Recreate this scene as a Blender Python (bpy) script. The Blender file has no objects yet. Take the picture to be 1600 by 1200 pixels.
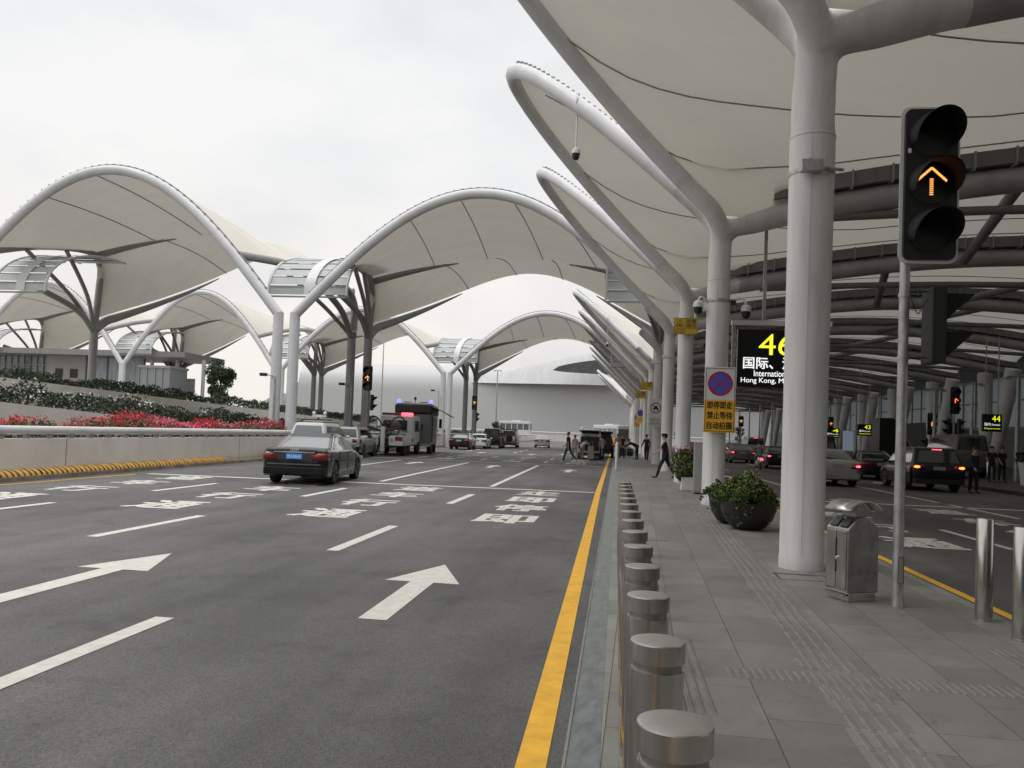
import bpy, bmesh, math, random
from math import sin, cos, pi, sqrt, radians, atan2
from mathutils import Vector, Matrix
random.seed(7)
S = bpy.context.scene
COL = S.collection
# ---------------------------------------------------------------- camera
cam = bpy.data.objects.new('camera', bpy.data.cameras.new('camera')); COL.objects.link(cam); S.camera = cam
cam.data.sensor_width = 36; cam.data.lens = 1270/1600*36
cam.data.shift_y = 0.025; cam.data.clip_end = 6000; cam.data.clip_start = .05
cam.matrix_world = (Matrix.Translation((0, 0, 1.6)) @ Matrix.Rotation(radians(7.4199), 4, 'Z')
                    @ Matrix.Rotation(radians(91.6158), 4, 'X') @ Matrix.Rotation(radians(2.1476), 4, 'Z'))
# ---------------------------------------------------------------- world, sun, exposure
SUN_EL, SUN_AZ = radians(58), radians(250)
W = bpy.data.worlds.new('World'); S.world = W; W.use_nodes = True
nt = W.node_tree; nt.nodes.clear(); N = nt.nodes.new; Lk = nt.links.new
out = N('ShaderNodeOutputWorld'); bg = N('ShaderNodeBackground'); sky = N('ShaderNodeTexSky')
sky.sky_type = 'NISHITA'; sky.sun_disc = False; sky.sun_elevation = SUN_EL; sky.sun_rotation = SUN_AZ
sky.dust_density = 4; sky.air_density = 1
tc = N('ShaderNodeTexCoord'); mp = N('ShaderNodeMapping'); mp.inputs['Scale'].default_value = (1.3, 1.3, 3.2)
ns = N('ShaderNodeTexNoise'); ns.inputs['Scale'].default_value = 2.1; ns.inputs['Detail'].default_value = 7; ns.inputs['Roughness'].default_value = .55
cr = N('ShaderNodeValToRGB'); e = cr.color_ramp.elements
e[0].position = .28; e[0].color = (6.1, 6.2, 6.35, 1); e[1].position = .60; e[1].color = (7.4, 7.35, 7.25, 1)
sx = N('ShaderNodeSeparateXYZ'); zr = N('ShaderNodeValToRGB'); z_ = zr.color_ramp.elements
z_[0].position = .0; z_[0].color = (1.0, .955, .90, 1); z_[1].position = .30; z_[1].color = (1, 1, 1, 1)
z2 = zr.color_ramp.elements.new(.62); z2.color = (.97, .985, 1.0, 1)
z3 = zr.color_ramp.elements.new(1.0); z3.color = (2.9, 2.92, 2.95, 1)
mm = N('ShaderNodeMixRGB'); mm.blend_type = 'MULTIPLY'; mm.inputs[0].default_value = 1
mx = N('ShaderNodeMixRGB'); mx.inputs[0].default_value = .95
Lk(tc.outputs['Generated'], mp.inputs[0]); Lk(mp.outputs[0], ns.inputs['Vector']); Lk(ns.outputs['Fac'], cr.inputs[0])
Lk(tc.outputs['Generated'], sx.inputs[0]); Lk(sx.outputs['Z'], zr.inputs[0])
Lk(cr.outputs[0], mm.inputs[1]); Lk(zr.outputs[0], mm.inputs[2])
Lk(sky.outputs[0], mx.inputs[1]); Lk(mm.outputs[0], mx.inputs[2]); Lk(mx.outputs[0], bg.inputs[0]); Lk(bg.outputs[0], out.inputs[0])
bg.inputs[1].default_value = .1
sl = bpy.data.lights.new('sun', 'SUN'); sl.energy = .6; sl.angle = radians(20); sl.color = (1, .97, .92)
so = bpy.data.objects.new('sun', sl); COL.objects.link(so)
sd = Vector((-.93*cos(SUN_EL), -.37*cos(SUN_EL), sin(SUN_EL)))      # towards the sun: behind and left of the camera
so.rotation_euler = sd.to_track_quat('Z', 'Y').to_euler()
sky.sun_rotation = atan2(sd.x, sd.y)
S.view_settings.view_transform = 'Standard'; S.view_settings.look = 'None'; S.view_settings.gamma = 1; S.view_settings.exposure = 0.4
S.cycles.use_denoising = True; S.cycles.max_bounces = 7; S.cycles.diffuse_bounces = 4; S.cycles.transparent_max_bounces = 6
# ---------------------------------------------------------------- materials
MATS = {}
def mat(name, col, rough=.6, metal=0, var=0, vscale=5, bump=0, bscale=40, coat=0, emit=0, trans=0, spec=.5, stretch=None, col2=None, ecol=None):
    if name in MATS: return MATS[name]
    m = bpy.data.materials.new(name); m.use_nodes = True; t = m.node_tree; b = t.nodes['Principled BSDF']
    b.inputs['Base Color'].default_value = (*col, 1); b.inputs['Roughness'].default_value = rough; b.inputs['Metallic'].default_value = metal
    b.inputs['Coat Weight'].default_value = coat; b.inputs['Specular IOR Level'].default_value = spec
    if emit: b.inputs['Emission Color'].default_value = (*(ecol or col), 1); b.inputs['Emission Strength'].default_value = emit
    if var or bump:
        c = t.nodes.new('ShaderNodeTexCoord'); mpp = t.nodes.new('ShaderNodeMapping')
        if stretch: mpp.inputs['Scale'].default_value = stretch
        t.links.new(c.outputs['Object'], mpp.inputs[0])
    if var:
        n = t.nodes.new('ShaderNodeTexNoise'); n.inputs['Scale'].default_value = vscale; n.inputs['Detail'].default_value = 6; n.inputs['Roughness'].default_value = .65
        t.links.new(mpp.outputs[0], n.inputs['Vector'])
        r = t.nodes.new('ShaderNodeValToRGB'); q = r.color_ramp.elements
        lo = col2 or tuple(x*(1-var) for x in col); hi = tuple(min(1, x*(1+var*.6)) for x in col)
        q[0].position = .32; q[0].color = (*lo, 1); q[1].position = .68; q[1].color = (*hi, 1)
        t.links.new(n.outputs['Fac'], r.inputs[0]); t.links.new(r.outputs[0], b.inputs['Base Color'])
    if bump:
        n = t.nodes.new('ShaderNodeTexNoise'); n.inputs['Scale'].default_value = bscale; n.inputs['Detail'].default_value = 4
        bp = t.nodes.new('ShaderNodeBump'); bp.inputs['Strength'].default_value = bump; bp.inputs['Distance'].default_value = .01
        t.links.new(mpp.outputs[0], n.inputs['Vector']); t.links.new(n.outputs['Fac'], bp.inputs['Height']); t.links.new(bp.outputs[0], b.inputs['Normal'])
    if trans:
        o = t.nodes['Material Output']; tr = t.nodes.new('ShaderNodeBsdfTranslucent'); tr.inputs[0].default_value = (*(min(1, x*1.0) for x in col), 1)
        ms = t.nodes.new('ShaderNodeMixShader'); ms.inputs[0].default_value = trans
        t.links.new(b.outputs[0], ms.inputs[1]); t.links.new(tr.outputs[0], ms.inputs[2]); t.links.new(ms.outputs[0], o.inputs[0])
    MATS[name] = m; return m
white = mat('painted_white_steel', (.62, .62, .63), .42, var=.12, vscale=.9, bump=.05, bscale=3)
column_m = mat('column_steel', (.60, .59, .575), .45, var=.20, vscale=2.2, stretch=(1, 1, .16), bump=.15, bscale=2.5)
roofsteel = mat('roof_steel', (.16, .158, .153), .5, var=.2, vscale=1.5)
darksteel = mat('grey_and_shade_steel', (.27, .266, .26), .5, var=.12, vscale=1.2)  # plain grey parts, and painted shade on the inner arch steel
membrane = mat('ptfe_membrane', (.70, .672, .605), .75, var=.09, vscale=.45, trans=.18, spec=.2, bump=.25, bscale=1.3, stretch=(.4, 1.6, 1))
seam_m = mat('membrane_seam', (.26, .24, .2), .8)
louver_m = mat('skylight_glass', (.55, .58, .57), .35, trans=.3, var=.08, vscale=2)
galv = mat('galvanised_steel', (.42, .42, .41), .42, metal=.6, var=.35, vscale=9, bump=.08, stretch=(1, 1, .5))
stl2 = mat('bin_steel', (.36, .35, .33), .36, metal=.85, var=.3, vscale=5, bump=.05, bscale=80)
blackm = mat('black_plastic', (.012, .012, .013), .45)
blackmatte = mat('black_housing', (.01, .01, .01), .6)
rubber = mat('tyre_rubber', (.02, .02, .02), .85)
glassdark = mat('tinted_glass', (.02, .024, .026), .06, spec=.8, coat=.6)
glassgrey = mat('rear_glass', (.12, .125, .13), .08, spec=.8, coat=.8)
chrome = mat('chrome', (.78, .78, .78), .3, metal=.6)
alloy = mat('alloy_wheel', (.4, .4, .41), .3, metal=.8)
amber = mat('amber_led', (1, .55, .12), .5, emit=1.0, ecol=(1, .42, .10))
redled = mat('red_led', (1, .1, .06), .5, emit=1.6, ecol=(1, .12, .05))
redoff = mat('red_lamp_lens', (.20, .006, .010), .15, coat=.5)
redlit = mat('lit_brake_lamp', (1, .1, .15), .2, emit=3, ecol=(1, .07, .10))
orangelit = mat('lit_orange_lamp', (1, .25, .05), .2, emit=2.6, ecol=(1, .22, .04))
bluelit = mat('blue_beacon_light', (.2, .2, 1), .2, emit=2.2, ecol=(.13, .13, 1))
yellowp = mat('yellow_paint', (.78, .42, .035), .7, var=.18, vscale=6, bump=.1)
whitep = mat('road_marking_white', (.62, .60, .55), .7, var=.13, vscale=9, bump=.15, bscale=60)
wallw = mat('parapet_render', (.68, .645, .59), .8, var=.12, vscale=.7, bump=.05)
leafm = [mat('leaf_green', (.075, .135, .03), .6, trans=.25), mat('leaf_dark', (.025, .05, .018), .6, trans=.2), mat('leaf_olive', (.19, .20, .04), .6, trans=.25)]
hedgem = [mat('hedge_green', (.035, .055, .022), .65, trans=.15), mat('hedge_dark', (.016, .026, .012), .7, trans=.1), mat('hedge_light', (.07, .085, .04), .6, trans=.2)]
pinkm = [mat('blossom_pink', (.75, .05, .16), .6, trans=.3), mat('blossom_red', (.55, .04, .035), .6, trans=.3), mat('blossom_light', (.9, .38, .42), .6, trans=.3)]
yelfl = mat('blossom_yellow', (.65, .55, .12), .6, trans=.3)
whfl = mat('blossom_white', (.8, .78, .72), .6, trans=.3)
def brushed():
    m = mat('brushed_stainless', (.56, .535, .505), .36, metal=1); t = m.node_tree; b = t.nodes['Principled BSDF']
    c = t.nodes.new('ShaderNodeTexCoord')
    n2 = t.nodes.new('ShaderNodeTexNoise'); n2.inputs['Scale'].default_value = 5; n2.inputs['Detail'].default_value = 6; n2.inputs['Roughness'].default_value = .7
    q = t.nodes.new('ShaderNodeMapping'); q.inputs['Scale'].default_value = (2.5, 2.5, .6); t.links.new(c.outputs['Object'], q.inputs[0]); t.links.new(q.outputs[0], n2.inputs['Vector'])
    r2 = t.nodes.new('ShaderNodeValToRGB'); r2.color_ramp.elements[0].color = (.44, .42, .395, 1); r2.color_ramp.elements[0].position = .3; r2.color_ramp.elements[1].color = (.64, .615, .58, 1); r2.color_ramp.elements[1].position = .65
    t.links.new(n2.outputs['Fac'], r2.inputs[0]); t.links.new(r2.outputs[0], b.inputs['Base Color'])
    r = t.nodes.new('ShaderNodeMapRange'); r.inputs[3].default_value = .15; r.inputs[4].default_value = .27; t.links.new(n2.outputs['Fac'], r.inputs[0]); t.links.new(r.outputs[0], b.inputs['Roughness'])
    tg = t.nodes.new('ShaderNodeTangent'); tg.direction_type = 'RADIAL'; tg.axis = 'Z'; t.links.new(tg.outputs[0], b.inputs['Tangent'])
    b.inputs['Anisotropic'].default_value = .85; b.inputs['Anisotropic Rotation'].default_value = 0.0
    return m
steel = brushed()
def asphalt():
    m = mat('asphalt', (.12, .118, .114), .66); t = m.node_tree; b = t.nodes['Principled BSDF']; nn = t.nodes.new; l = t.links.new
    c = nn('ShaderNodeTexCoord')
    n1 = nn('ShaderNodeTexNoise'); n1.inputs['Scale'].default_value = .33; n1.inputs['Detail'].default_value = 5; n1.inputs['Roughness'].default_value = .62
    mpq = nn('ShaderNodeMapping'); mpq.inputs['Scale'].default_value = (1.0, .55, 1); l(c.outputs['Object'], mpq.inputs[0]); l(mpq.outputs[0], n1.inputs['Vector'])
    r1 = nn('ShaderNodeValToRGB'); q = r1.color_ramp.elements; q[0].position = .30; q[0].color = (.046, .0455, .044, 1); q[1].position = .60; q[1].color = (.112, .111, .1085, 1); l(n1.outputs['Fac'], r1.inputs[0])
    n2 = nn('ShaderNodeTexVoronoi'); n2.inputs['Scale'].default_value = 95; l(c.outputs['Object'], n2.inputs['Vector'])
    r2 = nn('ShaderNodeValToRGB'); q = r2.color_ramp.elements; q[0].position = .0; q[0].color = (.55, .55, .55, 1); q[1].position = .9; q[1].color = (1.45, 1.43, 1.4, 1); l(n2.outputs['Color'], r2.inputs[0])
    mu = nn('ShaderNodeMixRGB'); mu.blend_type = 'MULTIPLY'; mu.inputs[0].default_value = 1; l(r1.outputs[0], mu.inputs[1]); l(r2.outputs[0], mu.inputs[2])
    # pale worn wheel tracks and oil stains as streaks along the road
    mp3 = nn('ShaderNodeMapping'); mp3.inputs['Scale'].default_value = (1.5, .05, 1); l(c.outputs['Object'], mp3.inputs[0])
    n3 = nn('ShaderNodeTexNoise'); n3.inputs['Scale'].default_value = 1.2; n3.inputs['Detail'].default_value = 3; l(mp3.outputs[0], n3.inputs['Vector'])
    r3 = nn('ShaderNodeValToRGB'); q = r3.color_ramp.elements; q[0].position = .35; q[0].color = (.86, .86, .86, 1); q[1].position = .65; q[1].color = (1.12, 1.12, 1.11, 1); l(n3.outputs['Fac'], r3.inputs[0])
    mu2 = nn('ShaderNodeMixRGB'); mu2.blend_type = 'MULTIPLY'; mu2.inputs[0].default_value = 1; l(mu.outputs[0], mu2.inputs[1]); l(r3.outputs[0], mu2.inputs[2]); l(mu2.outputs[0], b.inputs['Base Color'])
    vz = nn('ShaderNodeTexNoise'); vz.inputs['Scale'].default_value = .9; vz.inputs['Detail'].default_value = 9; vz.inputs['Roughness'].default_value = .75; l(c.outputs['Object'], vz.inputs['Vector'])
    rz_ = nn('ShaderNodeValToRGB'); q = rz_.color_ramp.elements; q[0].position = .34; q[0].color = (.62, .62, .62, 1); q[1].position = .46; q[1].color = (1, 1, 1, 1); l(vz.outputs['Fac'], rz_.inputs[0])
    mu3 = nn('ShaderNodeMixRGB'); mu3.blend_type = 'MULTIPLY'; mu3.inputs[0].default_value = 1; l(mu2.outputs[0], mu3.inputs[1]); l(rz_.outputs[0], mu3.inputs[2]); l(mu3.outputs[0], b.inputs['Base Color'])
    n4 = nn('ShaderNodeTexNoise'); n4.inputs['Scale'].default_value = 110; n4.inputs['Detail'].default_value = 3; l(c.outputs['Object'], n4.inputs['Vector'])
    bp = nn('ShaderNodeBump'); bp.inputs['Strength'].default_value = .9; bp.inputs['Distance'].default_value = .010; l(n4.outputs['Fac'], bp.inputs['Height']); l(bp.outputs[0], b.inputs['Normal'])
    return m
asph = asphalt()
def granite(name, base, bw, bh, ox=0):
    m = mat(name, base, .55); t = m.node_tree; b = t.nodes['Principled BSDF']; nn = t.nodes.new; l = t.links.new
    c = nn('ShaderNodeTexCoord'); q = nn('ShaderNodeMapping'); q.inputs['Rotation'].default_value = (0, 0, radians(91.5)); q.inputs['Location'].default_value = (ox, .13, 0); l(c.outputs['Object'], q.inputs[0])
    br = nn('ShaderNodeTexBrick'); br.offset = .37; br.offset_frequency = 2; br.squash = 1
    br.inputs['Scale'].default_value = 1; br.inputs['Brick Width'].default_value = bw; br.inputs['Row Height'].default_value = bh; br.inputs['Mortar Size'].default_value = .0035; br.inputs['Mortar Smooth'].default_value = .3; br.inputs['Bias'].default_value = 0
    br.inputs['Color1'].default_value = (base[0]*.84, base[1]*.84, base[2]*.84, 1); br.inputs['Color2'].default_value = (base[0]*1.14, base[1]*1.14, base[2]*1.13, 1); br.inputs['Mortar'].default_value = (base[0]*.28, base[1]*.27, base[2]*.25, 1)
    l(q.outputs[0], br.inputs['Vector'])
    n = nn('ShaderNodeTexNoise'); n.inputs['Scale'].default_value = 1.1; n.inputs['Detail'].default_value = 8; n.inputs['Roughness'].default_value = .7; l(c.outputs['Object'], n.inputs['Vector'])
    r = nn('ShaderNodeValToRGB'); a = r.color_ramp.elements; a[0].position = .3; a[0].color = (.78, .79, .76, 1); a[1].position = .72; a[1].color = (1.2, 1.19, 1.16, 1); l(n.outputs['Fac'], r.inputs[0])
    n6 = nn('ShaderNodeTexNoise'); n6.inputs['Scale'].default_value = 2.6; n6.inputs['Detail'].default_value = 10; n6.inputs['Roughness'].default_value = .8; n6.inputs['Distortion'].default_value = 1.2; l(c.outputs['Object'], n6.inputs['Vector'])
    r6 = nn('ShaderNodeValToRGB'); a = r6.color_ramp.elements; a[0].position = .36; a[0].color = (.72, .72, .70, 1); a[1].position = .46; a[1].color = (1, 1, 1, 1); a2 = r6.color_ramp.elements.new(.66); a2.color = (1, 1, 1, 1); a3 = r6.color_ramp.elements.new(.74); a3.color = (1.35, 1.33, 1.28, 1); l(n6.outputs['Fac'], r6.inputs[0])
    n5 = nn('ShaderNodeTexNoise'); n5.inputs['Scale'].default_value = 160; n5.inputs['Detail'].default_value = 2; l(c.outputs['Object'], n5.inputs['Vector'])
    r5 = nn('ShaderNodeValToRGB'); a = r5.color_ramp.elements; a[0].position = .35; a[0].color = (.85, .85, .85, 1); a[1].position = .65; a[1].color = (1.13, 1.13, 1.13, 1); l(n5.outputs['Fac'], r5.inputs[0])
    m1 = nn('ShaderNodeMixRGB'); m1.blend_type = 'MULTIPLY'; m1.inputs[0].default_value = 1; l(br.outputs['Color'], m1.inputs[1]); l(r.outputs[0], m1.inputs[2])
    m2 = nn('ShaderNodeMixRGB'); m2.blend_type = 'MULTIPLY'; m2.inputs[0].default_value = 1; l(m1.outputs[0], m2.inputs[1]); l(r5.outputs[0], m2.inputs[2]); m3 = nn('ShaderNodeMixRGB'); m3.blend_type = 'MULTIPLY'; m3.inputs[0].default_value = .8; l(m2.outputs[0], m3.inputs[1]); l(r6.outputs[0], m3.inputs[2]); l(m3.outputs[0], b.inputs['Base Color'])
    bp = nn('ShaderNodeBump'); bp.inputs['Strength'].default_value = .5; bp.inputs['Distance'].default_value = .004; bp.invert = True; l(br.outputs['Fac'], bp.inputs['Height']); l(bp.outputs[0], b.inputs['Normal'])
    rr = nn('ShaderNodeMapRange'); rr.inputs[3].default_value = .42; rr.inputs[4].default_value = .68; l(n.outputs['Fac'], rr.inputs[0]); l(rr.outputs[0], b.inputs['Roughness'])
    return m
paving = granite('granite_paving', (.20, .197, .187), .92, .46)
tact_m = mat('tactile_paving', (.19, .185, .173), .6, var=.2, vscale=6, bump=.2, bscale=120)
kerb_m = granite('kerb_stone', (.22, .215, .205), .62, 9.0)
slate_m = mat('slate_kerb', (.105, .118, .113), .4, var=.5, vscale=4.5, stretch=(3, 1.2, 1), col2=(.05, .06, .058), bump=.35, bscale=12)
# ---------------------------------------------------------------- mesh helpers
class MB:
    def __init__(s): s.v = []; s.f = []; s.mi = []; s.cur = 0
    def add(s, vs, fs):
        o = len(s.v); s.v += [tuple(p) for p in vs]; s.f += [tuple(i+o for i in f) for f in fs]; s.mi += [s.cur]*len(fs); return s
    def box(s, c, d, rz=0, tilt=0):
        x, y, z = d[0]/2, d[1]/2, d[2]/2; vs = []
        M = Matrix.Rotation(rz, 3, 'Z') @ Matrix.Rotation(tilt, 3, 'X')
        for a in (-1, 1):
            for b in (-1, 1):
                for k in (-1, 1): vs.append(Vector(c) + M @ Vector((a*x, b*y, k*z)))
        return s.add(vs, [(0, 1, 3, 2), (4, 6, 7, 5), (0, 4, 5, 1), (2, 3, 7, 6), (0, 2, 6, 4), (1, 5, 7, 3)])
    def b2(s, x0, x1, y0, y1, z0, z1): return s.box(((x0+x1)/2, (y0+y1)/2, (z0+z1)/2), (x1-x0, y1-y0, z1-z0))
    def prism(s, poly, z0, z1, T=None):
        n = len(poly); vs = [Vector((p[0], p[1], z0)) for p in poly]+[Vector((p[0], p[1], z1)) for p in poly]
        if T: vs = [T @ v for v in vs]
        fs = [tuple(range(n-1, -1, -1)), tuple(range(n, 2*n))]+[(i, (i+1) % n, n+(i+1) % n, n+i) for i in range(n)]
        return s.add(vs, fs)
    def tube(s, pts, r, n=12, cap=True, sq=1.0):
        pts = [Vector(p) for p in pts]; m = len(pts)
        if not hasattr(r, '__len__'): r = [r]*m
        tang = [(pts[min(i+1, m-1)]-pts[max(i-1, 0)]).normalized() for i in range(m)]
        up = Vector((0, 0, 1)) if abs(tang[0].z) < .9 else Vector((0, 1, 0))
        u = tang[0].cross(up).normalized(); vs = []
        for i in range(m):
            if i:
                u = (u - tang[i]*u.dot(tang[i])).normalized()
            w = tang[i].cross(u)
            for k in range(n):
                a = 2*pi*k/n; vs.append(pts[i]+(u*cos(a)+w*sin(a)*sq)*r[i])
        fs = [(i*n+k, i*n+(k+1) % n, (i+1)*n+(k+1) % n, (i+1)*n+k) for i in range(m-1) for k in range(n)]
        if cap: fs += [tuple(range(n-1, -1, -1)), tuple(range((m-1)*n, m*n))]
        return s.add(vs, fs)
    def lathe(s, prof, c=(0, 0, 0), n=24, axis='Z', cap=True):
        vs = []
        for r, z in prof:
            for k in range(n):
                a = 2*pi*k/n
                p = (r*cos(a), r*sin(a), z)
                if axis == 'X': p = (z, r*cos(a), r*sin(a))
                if axis == 'Y': p = (r*sin(a), z, r*cos(a))
                vs.append((p[0]+c[0], p[1]+c[1], p[2]+c[2]))
        m = len(prof); fs = [(i*n+k, i*n+(k+1) % n, (i+1)*n+(k+1) % n, (i+1)*n+k) for i in range(m-1) for k in range(n)]
        if cap: fs += [tuple(range(n-1, -1, -1)), tuple(range((m-1)*n, m*n))]
        return s.add(vs, fs)
    def grid(s, fn, nu, nv):
        vs = [fn(i/nu, j/nv) for i in range(nu+1) for j in range(nv+1)]
        fs = [(i*(nv+1)+j, (i+1)*(nv+1)+j, (i+1)*(nv+1)+j+1, i*(nv+1)+j+1) for i in range(nu) for j in range(nv)]
        return s.add(vs, fs)
    def ell(s, c, r, n=12, m=8):
        vs = [Vector(c)+Vector((r[0]*sin(pi*j/m)*cos(2*pi*i/n), r[1]*sin(pi*j/m)*sin(2*pi*i/n), r[2]*cos(pi*j/m))) for j in range(m+1) for i in range(n)]
        return s.add(vs, [(j*n+i, (j+1)*n+i, (j+1)*n+(i+1) % n, j*n+(i+1) % n) for j in range(m) for i in range(n)])
def obj(name, mb, mats, parent=None, smooth=False, world=False, bevel=0, label=None, solid=0):
    me = bpy.data.meshes.new(name)
    vs = mb.v
    if world and parent is not None:
        l = parent.location; vs = [(x-l[0], y-l[1], z-l[2]) for x, y, z in vs]
    me.from_pydata(vs, [], mb.f)
    for m in (mats if isinstance(mats, (list, tuple)) else [mats]): me.materials.append(m)
    if any(mb.mi): me.polygons.foreach_set('material_index', mb.mi)
    bm = bmesh.new(); bm.from_mesh(me); bmesh.ops.remove_doubles(bm, verts=bm.verts, dist=1e-5)
    if smooth != 'leaf': bmesh.ops.recalc_face_normals(bm, faces=bm.faces)
    bm.to_mesh(me); bm.free()
    if smooth is True:
        me.shade_smooth() if hasattr(me, 'shade_smooth') else None
        try: me.set_sharp_from_angle(angle=radians(38))
        except Exception: pass
    o = bpy.data.objects.new(name, me); COL.objects.link(o)
    if bevel:
        b = o.modifiers.new('bevel', 'BEVEL'); b.width = bevel; b.segments = 2; b.limit_method = 'ANGLE'
    if solid:
        b = o.modifiers.new('solid', 'SOLIDIFY'); b.thickness = solid
    if parent is not None: o.parent = parent
    if label: o['label'] = label
    return o
def tag(o, label=None, cat=None, group=None, kind=None):
    for k, v in (('label', label), ('category', cat), ('group', group), ('kind', kind)):
        if v: o[k] = v
    return o
def thing(name, label, cat, loc=(0, 0, 0), rz=0, group=None):
    o = bpy.data.objects.new(name, None); COL.objects.link(o); o.location = loc; o.rotation_euler = (0, 0, rz); o.empty_display_size = .2
    return tag(o, label, cat, group)
def dup(o, loc=None, rz=None, label=None, parent=None):
    c = o.copy(); COL.objects.link(c); c.parent = parent
    if loc is not None: c.location = loc
    if rz is not None: c.rotation_euler = (0, 0, rz)
    if label: c['label'] = label
    for ch in list(o.children): dup(ch, parent=c)
    return c
def struct(name, mb, m, **k): return tag(obj(name, mb, m, **k), kind='structure')
def smooth(pts, k=6):
    P = [Vector(p) for p in pts]; r = []
    for i in range(len(P)-1):
        a, b, c, d = P[max(i-1, 0)], P[i], P[i+1], P[min(i+2, len(P)-1)]
        for j in range(k):
            t = j/k; r.append(.5*((2*b)+(c-a)*t+(2*a-5*b+4*c-d)*t*t+(3*b-a-3*c+d)*t**3))
    return r+[P[-1]]
ORD = ['nearest', 'second nearest', 'third nearest', 'fourth nearest', 'fifth nearest', 'sixth nearest', 'seventh nearest', 'eighth nearest', 'ninth nearest', 'tenth nearest', 'eleventh nearest', 'twelfth nearest', 'thirteenth nearest', 'fourteenth nearest', 'fifteenth nearest', 'sixteenth nearest']
def text(body, w, h, m, name, parent, loc, rot=(pi/2, 0, 0), bold=.0, ext=.002, label=None):
    cu = bpy.data.curves.new(name, 'FONT'); cu.body = body; cu.size = 1; cu.extrude = 0;  cu.align_x = 'LEFT'
    t = bpy.data.objects.new(name, cu); COL.objects.link(t)
    dg = bpy.context.evaluated_depsgraph_get(); me = bpy.data.meshes.new_from_object(t.evaluated_get(dg))
    bpy.data.objects.remove(t)
    xs = [v.co.x for v in me.vertices]; ys = [v.co.y for v in me.vertices]
    x0, x1, y0, y1 = min(xs), max(xs), min(ys), max(ys)
    for v in me.vertices: v.co = ((v.co.x-x0)/(x1-x0)*w, (v.co.y-y0)/(y1-y0)*h, 0)
    sh = bold*h*1.15; base_v = [v.co.copy() for v in me.vertices]; fs = [tuple(p.vertices) for p in me.polygons]; vs, ff = [], []
    for q, (dx, dy) in enumerate(((-1, -.6), (1, -.6), (-1, .6), (1, .6)) if bold else ((0, 0),)):
        o_ = len(vs); vs += [(v.x+dx*sh, v.y+dy*sh, ext+q*.0004) for v in base_v]; ff += [tuple(a+o_ for a in f) for f in fs]
    me = bpy.data.meshes.new(name); me.from_pydata(vs, [], ff)
    me.name = name; me.materials.clear(); me.materials.append(m)
    o = bpy.data.objects.new(name, me); COL.objects.link(o); o.parent = parent; o.location = loc; o.rotation_euler = rot
    if label: o['label'] = label
    return o
# ================================================================ GROUND
ZR = -.08
struct('ground', MB().b2(-900, 900, -60, 2500, -1.2, -.5), mat('far_ground', (.12, .12, .10), .9, var=.3, vscale=.05))
def sheet(xl, xr, y0, y1, z, n=40, t=.3):
    mb = MB(); mb.grid(lambda u, v: (xl(y0+(y1-y0)*u)*(1-v)+xr(y0+(y1-y0)*u)*v, y0+(y1-y0)*u, z), n, 1); return mb
def wx(y):                                   # face of the left parapet
    k = [(-60, -15.0), (10, -15.0), (18, -15.1), (25, -15.5), (37, -16.1), (46, -16.3), (60, -16.6), (78, -17.4), (105, -17.8), (175, -17.8), (400, -18)]
    for a, b in zip(k, k[1:]):
        if a[0] <= y <= b[0]: return a[1]+(b[1]-a[1])*(y-a[0])/(b[0]-a[0])
    return k[-1][1]
struct('road', sheet(lambda y: wx(y)-3, lambda y: -.2, -30, 230, ZR, 60), asph)
struct('inner_road', sheet(lambda y: 3.74, lambda y: 15.2, -30, 230, ZR, 4), asph)
struct('pavement', MB().b2(.062, 3.60, -30, 140, -.5, 0), paving)
struct('kerb', MB().b2(-.029, .0615, -30, 140, -.5, -.003), kerb_m)
km = MB(); km.add([(-.205, -30, -.075), (-.03, -30, -.008), (-.205, 180, -.075), (-.03, 180, -.008)], [(0, 1, 3, 2)]); struct('slate_kerb', km, slate_m)
km = MB(); km.b2(-.222, -.206, -30, 180, -.2, -.070); struct('kerb_joint', km, kerb_m)
struct('inner_kerb', MB().b2(3.602, 3.735, -30, 180, -.5, .002), kerb_m)
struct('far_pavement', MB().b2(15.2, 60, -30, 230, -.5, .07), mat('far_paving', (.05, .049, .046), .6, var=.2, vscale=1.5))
# ---- road markings (sheets 4 mm above the asphalt)
ZM = ZR+.004
def strip(pts, w, z=ZM):
    mb = MB(); vs = []
    for i, (x, y) in enumerate(pts): vs += [(x-w/2, y, z), (x+w/2, y, z)]
    mb.add(vs, [(2*i, 2*i+1, 2*i+3, 2*i+2) for i in range(len(pts)-1)]); return mb
lines = MB()
def addmb(a, b): a.add(b.v, b.f)
def lane(x, y): return x - max(0, (y-24))*.028*(abs(x)/7.5)**.8*(1 if y < 100 else 1)
for X in (-3.75, -7.25, -10.72):
    for y0 in ((3.47, 10.6, 18.3) if X > -10 else (5.2, 11.4, 17.85)):
        addmb(lines, strip([(X, y0), (X, y0+3.05)], .17))
    addmb(lines, strip([(lane(X, y), y) for y in (24.7, 30, 36, 42.5)], .16))
    for y0 in (47, 52.5, 66.5, 72, 78): addmb(lines, strip([(lane(X, y0), y0), (lane(X, y0+3), y0+3)], .16))
    addmb(lines, strip([(lane(X, y), y) for y in (85, 95, 105)], .16))
lines.add([(-14.2, 23.2, ZM), (-.6, 24.05, ZM), (-.6, 24.3, ZM), (-14.2, 23.5, ZM)], [(0, 1, 2, 3)])
lines.add([(-16.0, 44.3, ZM), (-.6, 44.3, ZM), (-.6, 44.6, ZM), (-16.0, 44.6, ZM)], [(0, 1, 2, 3)])
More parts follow.
